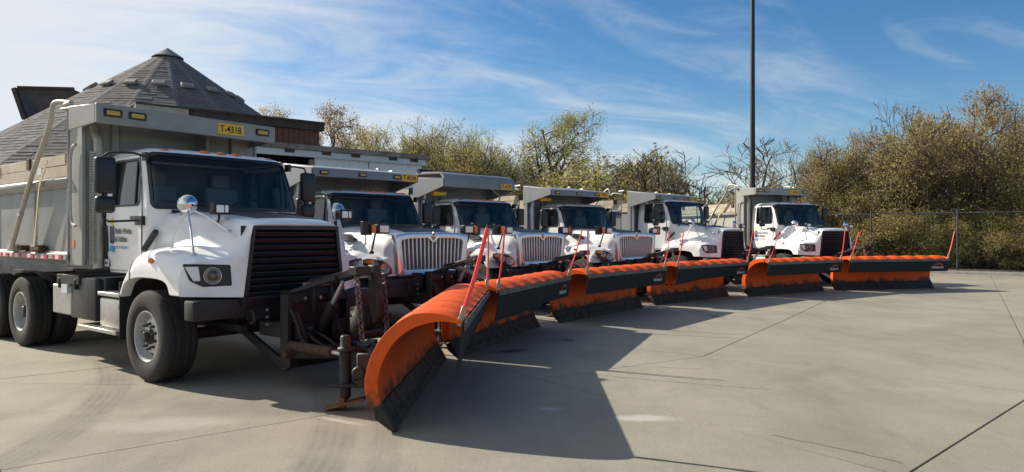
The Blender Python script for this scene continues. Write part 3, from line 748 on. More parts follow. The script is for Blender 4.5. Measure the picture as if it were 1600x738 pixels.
def build_truck(kind, pose, label, opt):
    X, Y, hd = pose
    T = thing('dump_truck', label, 'dump truck', (X, Y, 0), R(hd), 'dump trucks parked in a row with plows')
    K = kind; S = SURF[K]; c = CAB[K]; A = K == 'A'; o_ = opt
    n = S.n
    ws0, ws1 = c['wss']; s0, s1 = c['sws']
    WT = (7, 19)                                  # loop columns of the windshield
    SR, SL = (1, 4), (22, 25)                     # side windows, right and left
    def hole(i, k):
        if c['ws'][0] <= i < c['ws'][1] and WT[0] <= k < WT[1]: return True
        if c['sw'][0] <= i < c['sw'][1] and (SR[0] <= k < SR[1] or SL[0] <= k < SL[1]): return True
        return False
    def shell(m):
        m.grid(S.L, closed=True, skip=hole); m.add(S.L[-1], [tuple(range(n))]); m.add(S.L[0], [tuple(range(n))[::-1]])
    cab = part(K+'cab', 'cab', shell, 'white_paint', T, angle=42, fix=False)
    # dark lining: rear wall, headliner, floor, dash
    sec = c['sec']; xr = sec[0][1]; xf0 = sec[3][2]; xt = sec[8][2]; zt = sec[8][0]
    def lining(m):
        m.mm(xr+.03, xr+.06, -.93, .93, sec[1][0], zt-.02); m.mm(xr+.1, xt-.12, -.84, .84, zt+.012, zt+.03)
        m.mm(xr+.06, xf0-.2, -.94, .94, sec[0][0]+.05, sec[0][0]+.08)
        for s in (-1, 1): m.mm(xr+.07, xf0-.22, s*.955-.01, s*.955+.01, sec[0][0]+.1, s0-.02)
        m.mm(xr+.07, c['brk'][0]-.02, -.93, -.92, s0, s1); m.mm(xr+.07, c['brk'][0]-.02, .92, .93, s0, s1)
    part(K+'lining', 'cab_lining', lining, 'cab_lining', T)
    def dash(m):
        m.prism([(xf0-.04, -.90, c['dash']), (xf0-.42, -.93, c['dash']+.03), (xf0-.50, -.93, c['dash']-.1), (xf0-.45, -.93, c['dash']-.5), (xf0-.1, -.90, c['dash']-.5)], (0, 1.83, 0))
    part(K+'dash', 'dashboard', dash, 'cab_lining', T, bevel=.02)
    for sy in (-.45, .45):
        def seat(m):
            x = xr+.32; z = sec[1][0]; m.obox((x+.26, sy, z+.12), V(.25, 0, 0), V(0, .24, 0), V(0, 0, .08)); m.obox((x-.02, sy, z+.5), V(.07, 0, 0), V(0, .24, 0), V(-.05, 0, .36)); m.obox((x-.08, sy, z+.95), V(.05, 0, 0), V(0, .13, 0), V(0, 0, .10))
        part(K+'seat%g' % sy, 'seat', seat, 'seat_cloth', T, bevel=.04, bseg=2)
    sx, sz = c['steer']
    def steer(m):
        ax = Vector((-.55, 0, .83)).normalized(); u = V(0, 1, 0); w = ax.cross(u); ctr = V(sx, .45, sz+.02)
        m.tube([ctr+(u*math.cos(a)+w*math.sin(a))*.225 for a in [2*math.pi*i/24 for i in range(25)]], .016, 6)
        for a in (0, 2.1, 4.2): m.tube([ctr-ax*.03, ctr+(u*math.cos(a)+w*math.sin(a))*.22], .012, 5)
        m.tube([ctr-ax*.02, ctr-ax*.5], .035, 8)
    part(K+'steer', 'steering_wheel', steer, 'black_plastic', T)
    g = part(K+'ws', 'windshield', lambda m: S.pane(m, WT[0], WT[1], ws0, ws1), 'windshield_glass', T, fix=False)
    part(K+'wsg', 'gasket', lambda m: S.ring(m, WT[0], WT[1], ws0, ws1, .085, .018), 'black_plastic', g, fix=False)
    for sgn, y0, y1 in ((-1, .02, .62), (1, .12, .72)):
        def wiper(m):
            a = S.off(13-sgn*1.0 if True else 13, ws0+.0, .02); t0 = 13+y0*sgn*4.5
            p = [S.off(13+y0*4.5*sgn+f*4.2*-1, ws0+.02+.06*f, .025) for f in (0, .25, .5, .75, 1.)]
            m.tube(p, .008, 5)
        part('%swip%d' % (K, sgn), 'wiper', wiper, 'black_plastic', T)
    # doors
    for side, (t0, t1), (wa, wb) in (('r', (0, 5), SR), ('l', (21, 26), SL)):
        d0 = c['door'][1]
        lev = [d0, lerp(d0, s0, .33), lerp(d0, s0, .66), sec[2][0], sec[3][0]+.005, s0]+[lerp(s0, s1, f) for f in (.33, .66, 1)]+[ws1-.01]
        def door(m):
            # trailing edge follows the cab back, front edge stays behind the cowl
            cols = ([.15]+list(range(wa, wb+1))+[wb+.45]) if side == 'r' else ([wa-.45]+list(range(wa, wb+1))+[t1-.15])
            h = lambda i, k: 5 <= i < 8 and 1 <= k < len(cols)-2
            m.grid([[S.off(t, z, .002) for t in cols] for z in lev], skip=h)
        dr = part(K+'door'+side, 'door', door, 'white_paint', T, fix=False, solid=-.010, bevel=.004, angle=30)
        wn = part(K+'swin'+side, 'window', lambda m: S.pane(m, wa, wb, s0, s1), 'side_glass', dr, fix=False)
        def frame(m):
            S.ring(m, wa, wb, s0, s1, .07, .004, .008, .020)
            tv = wb-1 if side == 'r' else wa+1
            tv = 3 if side == 'r' else 23
            m.bar(S.off(tv, s0, .002), S.off(tv, s1, .002), .022, .02)
        part(K+'swf'+side, 'window_frame', frame, 'black_plastic', wn, fix=False)
        def seam(m):
            ta, tb = (.15, wb+.45) if side == 'r' else (wa-.45, t1-.15); zt_ = ws1-.01
            cs_ = [ta]+list(range(wa, wb+1))+[tb] if side == 'r' else [ta]+list(range(wa, wb+1))+[tb]
            q = [S.off(t, d0, .004) for t in cs_]+[S.off(tb, lerp(d0, zt_, f/8), .004) for f in range(1, 9)]+[S.off(t, zt_, .004) for t in cs_[::-1][1:]]+[S.off(ta, lerp(zt_, d0, f/8), .004) for f in range(1, 9)]
            m.tube(q, .007, 5)
        part(K+'seam'+side, 'door_gap_line', seam, 'black_plastic', dr, fix=False)  # black tube drawn in for the dark gap line around the door
        sg = -1 if side == 'r' else 1
        hz = 1.66 if A else 1.55; hx = -1.56 if A else -1.82
        def handle(m):
            y = sg*1.036 if A else sg*1.014
            m.prism([(hx-.055, y, hz+.15), (hx+.05, y, hz+.15), (hx+.07, y, hz+.02), (hx+.065, y, hz-.19), (hx+.03, y, hz-.2), (hx-.04, y, hz-.08)], (0, sg*.018, 0))
        part(K+'hnd'+side, 'handle', handle, 'black_plastic', dr, bevel=.006)
        if side == 'r' and o_.get('decal'):
            y = -1.045
            def dec(nm, key, fn, mt): part(key, nm, fn, mt, dr)
            dec('door_emblem', 'emb1', lambda m: [m.mm(-1.43+.05*i, -1.407+.05*i, y-.002, y, 1.61, 1.80) for i in range(3)] and m.prism([(-1.43, y, 1.62), (-1.307, y, 1.62), (-1.325, y, 1.575), (-1.41, y, 1.575)], (0, -.002, 0)), 'ink_navy')
            dec('emblem_sun', 'emb2', lambda m: m.lathe([(0, .002), (.05, .002), (.05, 0)], (-1.37, y, 1.855), (0, -1, 0), 14), 'ink_yellow')
            dec('emblem_wave', 'emb3', lambda m: m.prism([(-1.43, y, 1.53), (-1.39, y, 1.555), (-1.345, y, 1.525), (-1.305, y, 1.55), (-1.305, y, 1.49), (-1.345, y, 1.46), (-1.39, y, 1.49), (-1.43, y, 1.465)], (0, -.002, 0)), 'ink_blue')
            X0 = (1, 0, 0); U = (0, 0, 1)
            add_text(dr, 'dt1', 'Public Works', .098, 'ink_grey', (-1.275, y-.001, 1.70), X0, U, .86)
            add_text(dr, 'dt2', '& Utilities', .098, 'ink_grey', (-1.275, y-.001, 1.60), X0, U, .86)
            add_text(dr, 'dt3', 'CITY OF WICHITA', .048, 'ink_blue', (-1.275, y-.001, 1.51), X0, U, .9)
            add_text(dr, 'dt4', '19018', .085, 'ink_grey', (-.86, y-.001, 1.86), X0, U, .78)
            if o_['decal'] > 1:
                part('dplate', 'door_plate', lambda m: m.mm(-1.62, -1.50, y+.012, y+.018, 1.275, 1.37), 'decal_white', dr)
                add_text(dr, 'dt5', '1801', .05, 'ink_grey', (-1.612, y+.010, 1.305), X0, U, .85)
    # roof marker lights
    lx, lz = c['lights']
    for y in (-.72, -.22, 0, .22, .72): marker_lamp(T, 'roofl', (lx+.0-.06*abs(y), y, lz-(.02 if abs(y) > .5 else 0)), 'orange_lens', .085, .042, .06)
    # mirrors
    for sg in (-1, 1):
        mx = -.66 if A else -1.22; mz = 2.39 if A else 2.13; my = sg*1.41; ax = c['brk'][3]+.06; at = sec[7][0]+.03; ay = sg*(sec[7][3]+.0)
        def arm(m):
            m.tube([(ax, ay, at), (ax-.02, sg*1.12, at+.035), (mx-.02, sg*1.36, at+.03), (mx-.05, my, at-.02), (mx-.06, my, mz), (mx-.05, my, mz-.50), (mx-.02, sg*1.36, mz-.545), (ax-.05, sg*1.10, mz-.53), (ax-.02, sg*1.03, mz-.53)], .014, 7)
            m.obox((ax+.01, sg*(sec[7][3]+.01), at), V(.05, 0, 0), V(0, .02, 0), V(0, 0, .05)); m.obox((ax-.0, sg*1.045, mz-.53), V(.09, 0, 0), V(0, .03, 0), V(0, 0, .055))
        mr = part('%smirarm%d' % (K, sg), 'mirror', arm, 'black_plastic', T)
        part('%smirh%d' % (K, sg), 'mirror_head', lambda m: (m.obox((mx, my, mz), V(.05, 0, 0), V(0, .115, 0), V(0, 0, .215)),), 'black_plastic', mr, bevel=.035, bseg=3)
        part('%smirc%d' % (K, sg), 'convex_head', lambda m: m.obox((mx, my, mz-.345), V(.05, 0, 0), V(0, .11, 0), V(0, 0, .10)), 'black_plastic', mr, bevel=.04, bseg=3)
        part('%smirg%d' % (K, sg), 'mirror_glass', lambda m: m.obox((mx-.051, my, mz), V(.002, 0, 0), V(0, .09, 0), V(0, 0, .18)), 'chrome', mr)
    # hood
    hd_ = part(K+'hood', 'hood', build_hood(K), 'white_paint', T, angle=50, fix=False)
    part(K+'glare', 'anti_glare_panel', glare_panel(K), 'anti_glare', hd_, fix=False)
    if A: part('Ahatch', 'hood_vent', lambda m: m.obox((.30, .46, 1.945), V(.09, 0, -.006), V(0, .13, -.004), V(0, 0, .022)), 'black_plastic', hd_, bevel=.012)
    def hseam(m):
        for s_ in (-1, 1):
            x = (-.44 if A else -.72); c_ = hood_half(K, x)
            m.tube([V(hood_warp(K, x, y)-.0, s_*(y+.002), z) for y, z in c_[26:-1]], .006, 5)
            # crease between the tilt hood and the fender extension
            m.tube([V(xx, s_*1.227, .99 if A else .9) for xx in (-.66 if A else -.8, -.64 if A else -.78)], .004, 4)
    part(K+'hseam', 'hood_seam', hseam, 'ink', hd_, fix=False)
    part(K+'cowl', 'cowl', lambda m: m.prism([(xf0+.06, -.80, ws0-.06), (xf0-.06, -.80, ws0+.005), (xf0-.2, -.8, ws0-.08), (xf0-.2, -.8, ws0-.4), (xf0+.06, -.8, ws0-.4)], (0, 1.6, 0)), 'black_plastic', T)
    def arch(m):
        h = HOOD[K]
        rows = []
        for i in range(25):
            f = -1+2*i/24; x = h['ac']+f*h['ar']*.985; q = abs(f)*.985; z = h['az']+h['ah']*(1-q**3)**(1/3)
            if z < .60: z = .60
            rows.append([V(x, s_*y_, z+.02+dz) for s_ in (1,) for y_, dz in ((1.2, -.005), (1.0, .0), (.5, .0), (.46, -.0))])
        for s_ in (1, -1): m.grid([[V(p.x, s_*p.y, p.z) for p in r] for r in rows])
        # inner fender walls
        for s_ in (1, -1): m.mm(-.75, .7, s_*.5-.015, s_*.5+.015, .9, 1.22)
    part(K+'arch', 'wheel_well', arch, 'chassis', T)
    for sg in (-1, 1):
        hx0 = -.50 if A else -.80
        def latch(m): m.bar((hx0+.0, sg*1.035, 1.50 if A else 1.36), (hx0+.20, sg*.985, 1.72 if A else 1.55), .05, .05); m.ball((hx0+.20, sg*.985, 1.72 if A else 1.55), .035)
        if A: part('%slatch%d' % (K, sg), 'hood_latch', latch, 'black_plastic', hd_)
        part('%sfm%d' % (K, sg), 'turn_signal', lambda m: m.ball((.10 if A else -.28, sg*1.222 if A else sg*1.21, 1.395 if A else 1.30), .055, .025, .034), 'orange_lens', hd_)
        def flap(m): m.mm(-.735 if A else -.83, -.715 if A else -.81, min(sg*.80, sg*1.22), max(sg*.80, sg*1.22), .42, 1.12 if A else 1.0)
        part('%smf%d' % (K, sg), 'mud_flap', flap, 'rubber', T)
    x1 = HOOD[K]['st'][1]; (gy, gz), (by, bz) = HOOD[K]['gr']
    if A:
        gr = part('Agr', 'grille', lambda m: (m.mm(x1-.085, x1-.075, -by+.02, by-.02, bz-.04, gz), m.prism([(x1-.06, -by-.0, bz-.05), (x1-.06, -by+.05, bz-.05), (x1-.06, -gy+.045, gz-.0), (x1-.06, -gy, gz-.0)], (.085, 0, 0)),
                   m.prism([(x1-.06, by, bz-.05), (x1-.06, gy, gz), (x1-.06, gy-.045, gz), (x1-.06, by-.05, bz-.05)], (.085, 0, 0)), m.mm(x1-.06, x1+.027, -gy, gy, gz-.045, gz+.001), m.mm(x1-.06, x1+.024, -by, by, bz-.10, bz-.02)), 'grille_black', T, bevel=.006)
        ns = 10
        for i in range(ns):
            z = lerp(bz+.03, gz-.085, i/(ns-1)); w = lerp(by, gy, (z-bz)/(gz-bz))-.055
            def slat(m): m.obox((x1-.02, 0, z), V(.03, 0, -.012), V(0, w, 0), V(.010, 0, .026))
            part('Aslat%d' % i, 'grille_slat', slat, 'grille_black', gr, bevel=.008)
        for i in range(3):
            z = lerp(bz+.03, gz-.085, (1.5+2.5*i)/(ns-1))
            part('Astay%d' % i, 'grille_stay', lambda m: m.mm(x1-.05, x1-.035, -.45, -.40, bz, gz-.04) if i == 0 else m.mm(x1-.05, x1-.035, -.02+(i-1)*.44, .02+(i-1)*.44, bz, gz-.04), 'grille_black', gr)
        if o_.get('badge'):
            part('Abadge', 'hood_badge', lambda m: m.obox((x1+.05, 0, gz+.035), V(.006, 0, 0), V(0, .13, 0), V(0, 0, .022)), 'satin_chrome', T, bevel=.006)
        for sg in (-1, 1):
            pa, pb = V(.775, sg*1.205, 0), V(1.045, sg*.775, 0); dv = (pb-pa); ln = dv.length; dv.normalize(); nr = V(dv.y, -dv.x, 0)
            if nr.x < 0: nr = -nr
            q = lambda s_, z, o=0: pa+dv*s_*ln+nr*o+V(0, 0, z)
            poly = [q(.02, 1.375, .0), q(.97, 1.36, .0), q(1.0, 1.13, .0), q(.42, 1.125, .0), q(.16, 1.19, .0)]
            hl = part('Ahl%d' % sg, 'headlight', lambda m: m.prism(poly, nr*.052), 'black_plastic', T, bevel=.012)
            ctr = q(.62, 1.245, .045)
            part('Ahlb%d' % sg, 'reflector', lambda m: m.lathe([(.0, -.01), (.045, .0), (.085, .02), (.092, .024), (.092, .0)], ctr, nr, 20), 'lamp_bowl', hl)
            part('Ahll%d' % sg, 'lens', lambda m: m.lathe([(.088, .02), (.07, .034), (.04, .043), (0, .046)], ctr, nr, 20), 'lens_glass', hl)
            part('Ahlt%d' % sg, 'turn_lens', lambda m: m.prism([q(.07, 1.345, .05), q(.34, 1.345, .05), q(.38, 1.19, .05), q(.24, 1.19, .05)], nr*.012), 'lamp_lens', hl, bevel=.004)
            part('Ahlo%d' % sg, 'bulb', lambda m: m.ball(ctr+nr*.015, .026, seg=8), 'orange_lens', hl)
        # fender mirror on a tripod, plow lamp on a bracket
        for sg in (-1, 1):
            b = V(.30, sg*.90, 2.045) if sg < 0 else V(.62, .98, 2.0)
            feet = [V(.12, sg*1.01, 1.505), V(.70, sg*1.03, 1.475), V(.93, sg*.745, 1.73)]
            mr = part('Ahm%d' % sg, 'fender_mirror', lambda m: [m.tube([f, f.lerp(b, .55), b-V(0, 0, .05)], .013, 6) for f in feet] and [m.ball(f, .036, .036, .022) for f in feet], 'satin_chrome', T)
            d = V(-.8, sg*.1, .2).normalized()
            part('Ahmb%d' % sg, 'mirror_bowl', lambda m: m.lathe([(.002, .085), (.05, .075), (.09, .045), (.11, .0), (.113, -.03), (.10, -.04), (0, -.04)], b, (.86, sg*.45, .05), 24), 'chrome', mr)
            lb = V(.66, sg*.70, 1.985) if sg < 0 else V(.98, .80, 1.945)
            def lamp(m): m.obox(lb, V(.05, 0, 0), V(0, .105, 0), V(0, 0, .066)); m.tube([lb-V(.02, 0, .05), lb-V(.03, 0, .12), lb-V(.03, -sg*.02, .17)], .016, 6)
            pl = part('Apl%d' % sg, 'plow_light', lamp, 'black_plastic', T, bevel=.022, bseg=2)
            part('Apll%d' % sg, 'lens', lambda m: m.obox(lb+V(.052, 0, 0), V(.006, 0, 0), V(0, .072, 0), V(0, 0, .042)), 'lamp_lens', pl, bevel=.005)
            part('Aplg%d' % sg, 'lens_grid', lambda m: m.obox(lb+V(.06, .02, 0), V(.003, 0, 0), V(0, .004, 0), V(0, 0, .042)), 'galvanised', pl)
    else:
        # chrome surround and vertical bars
        def surr(m):
            rings = []
            for w, ztp, zb_, xx in ((.80, 1.715, .985, x1-.05), (.80, 1.71, .99, x1+.055), (.775, 1.69, 1.005, x1+.075), (.675, 1.615, 1.085, x1+.06), (.66, 1.605, 1.095, x1-.02)):
                bw = w-.05; r_ = []
                for i in range(9): r_.append((lerp(-w*.96, w*.96, i/8), ztp-(.02 if i in (0, 8) else 0)+.012*(1-((i-4)/4)**2)))
                r_ += [(w, ztp-.06), (lerp(w, bw, .5), (ztp+zb_)/2), (bw, zb_+.05)]
                for i in range(9): r_.append((lerp(bw*.95, -bw*.95, i/8), zb_))
                r_ += [(-bw, zb_+.05), (-lerp(w, bw, .5), (ztp+zb_)/2), (-w, ztp-.06)]
                rings.append([V(xx, y, z) for y, z in r_])
            m.grid(rings, closed=True)
        gs = part('Bsurr', 'grille', surr, 'grille_silver', T, angle=60)
        part('Bgb', 'grille_mesh', lambda m: m.mm(x1-.06, x1-.05, -.70, .70, 1.04, 1.68), 'grille_black', gs)
        nb = 15
        for i in range(nb):
            yb = lerp(-.60, .60, i/(nb-1))
            def bar(m): m.prism([(x1-.02, yb-.024, 1.63), (x1+.045, yb-.014, 1.63), (x1+.045, yb+.014, 1.63), (x1-.02, yb+.024, 1.63)], (0, -yb*.06, -.55))
            part('Bbar%d' % i, 'grille_bar', bar, 'satin_chrome', gs, bevel=.004)
        def vee(m): m.prism([(x1+.04, -.16, 1.66), (x1+.04, 0, 1.535), (x1+.04, .16, 1.66)], (.025, 0, 0))
        part('Bvee', 'grille_peak', vee, 'chrome', gs, bevel=.006)
        eb = part('Bemb', 'hood_emblem', lambda m: m.prism([(x1+.06, 0, 1.735), (x1+.06, .065, 1.65), (x1+.06, 0, 1.565), (x1+.06, -.065, 1.65)], (.014, 0, 0)), 'satin_chrome', T, bevel=.004)
        part('Bemb2', 'emblem_face', lambda m: (m.prism([(x1+.075, 0, 1.715), (x1+.075, .024, 1.683), (x1+.075, 0, 1.655), (x1+.075, -.024, 1.683)], (.003, 0, 0)), m.prism([(x1+.075, .005, 1.648), (x1+.075, .046, 1.648), (x1+.075, .005, 1.592)], (.003, 0, 0)), m.prism([(x1+.075, -.005, 1.648), (x1+.075, -.005, 1.592), (x1+.075, -.046, 1.648)], (.003, 0, 0))), 'tape_red', eb)
        for sg in (-1, 1):
            xs = lambda y: x1-.42*(abs(y)/1.22)**3
            def hp(y, z, o=0): return V(xs(y)+o+.07, sg*y, z)
            hl = part('Bhl%d' % sg, 'headlight', lambda m: m.grid([[hp(y, z0+(z1_-z0)*f, .0) for f in (0, .5, 1)] for y, z0, z1_ in ((1.19, 1.20, 1.275), (1.12, 1.09, 1.285), (1.02, 1.03, 1.27), (.92, 1.01, 1.245), (.84, 1.01, 1.19), (.79, 1.03, 1.10))]), 'black_plastic', T, solid=.03, bevel=.006)
            for y, z, r_, mt in ((.90, 1.12, .078, 'chrome'), (1.04, 1.17, .06, 'chrome')):
                nn = Vector((1, sg*.55, .05)).normalized()
                rf = part('Bhlb%d%g' % (sg, y), 'reflector', lambda m: m.lathe([(0, -.0), (r_*.6, .012), (r_, .03), (r_*1.06, .03), (r_*1.06, 0)], hp(y, z, .012), nn, 18), 'lamp_bowl', hl)
            part('Bhlo%d' % sg, 'turn_lens', lambda m: m.grid([[hp(y, z0+(z1_-z0)*f, .016) for f in (0, 1)] for y, z0, z1_ in ((1.18, 1.215, 1.265), (1.10, 1.19, 1.265), (1.05, 1.235, 1.26))]), 'orange_lens', hl, solid=.012)
            part('Bhll%d' % sg, 'lens', lambda m: m.grid([[hp(y, z0+(z1_-z0)*f, .05) for f in (0, .5, 1)] for y, z0, z1_ in ((1.18, 1.205, 1.27), (1.12, 1.10, 1.28), (1.02, 1.04, 1.262), (.92, 1.02, 1.238), (.84, 1.02, 1.182), (.80, 1.035, 1.10))]), 'lens_glass', hl)
            # side air intake
            ik = part('Bin%d' % sg, 'air_intake', lambda m: m.prism([(-.68, sg*.955, 1.72), (-.30, sg*.93, 1.69), (-.18, sg*.93, 1.60), (-.22, sg*.945, 1.565), (-.55, sg*.97, 1.60), (-.70, sg*.975, 1.66)], (0, sg*.03, 0)), 'black_plastic', hd_, bevel=.01)
            for i in range(4):
                part('Bins%d%d' % (sg, i), 'intake_slat', lambda m: m.bar((-.65+.03*i, sg*1.008, 1.70-.032*i), (-.27+.02*i, sg*.972, 1.672-.028*i), .02, .012), 'satin_chrome', ik)
            # hood mirror and plow lights on one stalk
            st = V(.40, sg*1.0, 1.385); tp = V(.58, sg*1.03, 1.76)
            mr = part('Bhm%d' % sg, 'fender_mirror', lambda m: (m.tube([st, st.lerp(tp, .5)+V(.03, sg*.02, 0), tp], .018, 7), m.ball(st, .05, .05, .03), m.obox(tp+V(-.03, sg*.17, .03), V(.05, 0, 0), V(0, .085, 0), V(0, 0, .115))), 'black_plastic', T, bevel=.012)
            lp = part('Bpl%d' % sg, 'plow_light', lambda m: m.obox(tp+V(.03, -sg*.09, .02), V(.07, 0, 0), V(0, .125, 0), V(0, 0, .085)), 'black_plastic', T, bevel=.03, bseg=2)
            part('Bpll%d' % sg, 'lens', lambda m: m.obox(tp+V(.102, -sg*.10, .02), V(.006, 0, 0), V(0, .088, 0), V(0, 0, .056)), 'lamp_lens', lp, bevel=.006)
            part('Bplo%d' % sg, 'turn_lens', lambda m: m.obox(tp+V(.06, sg*.085, .02), V(.03, 0, 0), V(0, .042, 0), V(0, 0, .07)), 'orange_lens', lp, bevel=.015)
    # bumper and front hitch
    bx = .86 if A else .50
    part(K+'bump', 'bumper', lambda m: m.mm(bx, bx+.20, -1.225, 1.225, .77 if A else .66, .985 if A else .93) if A else (m.mm(bx, bx+.32, -1.10, 1.10, .64, .945),), 'matte_black', T, bevel=.02, bseg=2)
    part(K+'valance', 'bumper_plate', lambda m: (m.mm(x1-.15, x1+.02, -.7, .7, .935 if A else .95, 1.0), m.mm(bx+.21 if A else bx+.325, bx+.235 if A else bx+.34, -.62 if A else -1.0, .62 if A else -.1, .74 if A else .66, .97 if A else .90)), 'matte_black', T)
    fx = 1.12 if A else .84
    def hitch(m):
        for s in (-1, 1):
            m.mm(fx+.31, fx+.45, s*.40-.03, s*.40+.03, .20, 1.03); m.mm(fx-.1, fx+.35, s*.40-.03, s*.40+.03, .55, .72)
            m.bar((fx-.6, s*.40, .62), (fx+.32, s*.40, .26), .05, .10)
            m.mm(fx+.452, fx+.53, s*.40-.05, s*.40+.05, .24, .50)
        m.mm(fx+.302, fx+.44, -.368, .368, .93, 1.025); m.mm(fx+.315, fx+.335, -.368, .368, .36, .93); m.mm(fx+.305, fx+.445, -.368, .368, .22, .36)
        m.mm(fx+.1, fx+.3, -.30, .30, .98, 1.06)
        for s in (-1, 1): m.mm(fx+.44, fx+.52, s*.12-.02, s*.12+.02, .8, 1.20)
    part(K+'hitch', 'hitch_frame', hitch, 'hitch_steel', T, bevel=.008)
    part(K+'vblk', 'valve_block', lambda m: (m.obox((fx+.42, -.22, .62), V(.09, 0, 0), V(0, .11, 0), V(0, 0, .09)), m.obox((fx+.44, .22, .60), V(.08, 0, 0), V(0, .09, 0), V(0, 0, .12)), m.tube([(fx+.5, -.22, .66), (fx+.62, -.22, .66)], .03, 8)), 'hitch_steel', T, bevel=.012)
    part(K+'shaft', 'cross_shaft', lambda m: m.tube([(fx+.52, -.52, .40), (fx+.52, .52, .40)], .045, 12), 'rusty_steel', T)
    part(K+'plate2', 'hitch_plate', lambda m: (m.mm(fx+.337, fx+.345, -.36, .36, .42, .92), m.mm(fx+.345, fx+.36, -.35, .35, .80, .84)), 'maroon_steel', T)
    part(K+'eye', 'tow_hook', lambda m: [m.tube([(fx-.02+.0, s*.62, .86), (fx+.10, s*.62, .84), (fx+.12, s*.62, .74), (fx+.04, s*.62, .71)], .022, 8) for s in (-1,)], 'hitch_steel', T)
    part(K+'eye2', 'tow_hook', lambda m: [m.tube([(fx-.02+.0, s*.62, .86), (fx+.10, s*.62, .84), (fx+.12, s*.62, .74), (fx+.04, s*.62, .71)], .022, 8) for s in (1,)], 'hitch_steel', T)
    def boltset(m):
        for z in (.60, .68, .76):
            m.lathe([(.017, 0), (.017, .02), (0, .02)], (fx+.20, -.505, z+.1), (0, -1, 0), 6)
        for y in (-.2, .0, .2): m.lathe([(.02, 0), (.02, .02), (0, .02)], (fx+.44, y, .98), (1, 0, 0), 6)
    part(K+'bolts', 'hitch_bolts', boltset, 'bare_steel', T)
    def arm(m):
        for s in (-1, 1): m.bar((fx+.42, s*.14, 1.13), (fx+1.18, s*.05, 1.30), .04, .085)
        m.mm(fx+1.08, fx+1.22, -.10, .10, 1.25, 1.35); m.bar((fx+.40, -.34, 1.06), (fx+.9, -.12, 1.22), .05, .05)
    la = part(K+'arm', 'lift_arm', arm, 'hitch_steel', T, bevel=.01)
    part(K+'armpin', 'arm_pin', lambda m: m.tube([(fx+.46, -.22, 1.13), (fx+.46, .22, 1.13)], .03, 10), 'bare_steel', la)
    if A:
        part('Aplate', 'lift_plate', lambda m: m.prism([(fx+1.12, .12, 1.36), (fx+1.25, .12, 1.36), (fx+1.32, .12, .80), (fx+1.22, .12, .70), (fx+1.14, .12, .95)], (0, .10, 0)), 'worn_steel', la, bevel=.015)
    cyl = part(K+'lcyl', 'lift_cylinder', lambda m: (m.tube([(fx+.40, 0, .55), (fx+.68, 0, .92)], .055, 12), ), 'matte_black', T)
    part(K+'lrod', 'cylinder_rod', lambda m: m.tube([(fx+.66, 0, .90), (fx+.86, 0, 1.17)], .026, 10), 'satin_chrome', cyl)
    if not A:
        part('Bstrut', 'upper_strut', lambda m: m.tube([(fx+.50, -.05, 1.17), (fx+.85, .20, 1.02), (fx+1.30, .42, .80)], .05, 10), 'bare_steel', la)
    def chain(m, p0, p1, nl):
        p0, p1 = Vector(p0), Vector(p1); d = (p1-p0)/nl; dn = d.normalized(); a = dn.cross(V(0, 1, 0)).normalized(); b = dn.cross(a)
        for i in range(nl):
            c0 = p0+d*(i+.5); u = a if i % 2 else b; h = d.length*.62; w = .03
            loop = [c0+dn*(h if abs(k-2) <= 1 and False else 0)+dn*h*math.sin(t)+u*w*math.cos(t) for k, t in enumerate([2*math.pi*j/8 for j in range(9)])]
            m.tube(loop, .012, 5, cap=False)
    for yy in (-.06, .30) if A else (-.08,):
        part('%schain%g' % (K, yy), 'lift_chain', lambda m: chain(m, (fx+1.16, yy, 1.30), (fx+1.24, yy+.02, .56), 14), 'chain_steel', la)
    def hoses(m):
        for k, (y, zz) in enumerate(((-.36, .86), (-.30, .84), (.2, .8))):
            m.tube(spline([(fx+.34, y, zz), (fx+.52, y-.05, zz-.02), (fx+.60, y-.02, zz-.22), (fx+.62, y+.05, zz-.42), (fx+.85, y+.16, .42)], 4), .018, 6)
        for k in range(3): m.tube(spline([(fx+.5, -.3+.1*k, .60), (fx+.75, -.38+.12*k, .50+.03*k), (fx+.95, -.2+.1*k, .40), (fx+1.2, -.35+.2*k, .45)], 4), .015, 6)
    part(K+'hoses', 'hydraulic_hose', hoses, 'rubber', T)
    # chassis, axles, wheels
    def chassis(m):
        for s in (-1, 1): m.mm(-7.1, fx-.12, s*.42-.04, s*.42+.04, .80, 1.04)
        for x in (-6.6, -5.0, -3.6, -2.4, -1.0, .2): m.mm(x-.06, x+.06, -.38, .38, .84, 1.0)
        m.mm(-1.4, .45, -.36, .36, .55, 1.15); m.tube([(-1.4, 0, .75), (-4.0, 0, .62)], .07, 10)
        m.tube([(0, -.95, .50), (0, .95, .50)], .07, 10)
        for x in (-4.18, -5.5): m.tube([(x, -.85, .525), (x, .85, .525)], .10, 10); m.ball((x, 0, .53), .24, .2, .22)
        for s in (-1, 1):
            m.bar((-.7, s*.45, .60), (.75, s*.45, .60), .08, .07); m.bar((-5.6, s*.5, .66), (-4.1, s*.5, .66), .1, .14)
    part('chassis', 'chassis', chassis, 'chassis', T)
    for sg in (-1, 1):
        wheel(T, (0, sg*1.055, .525), sg > 0, 1)
        for x in (-4.18, -5.5): wheel(T, (x, sg*1.08, .525), sg > 0, 0)
    # right and left: battery box, tank with steps
    dx = 0 if A else -.26; dz = 0 if A else -.10
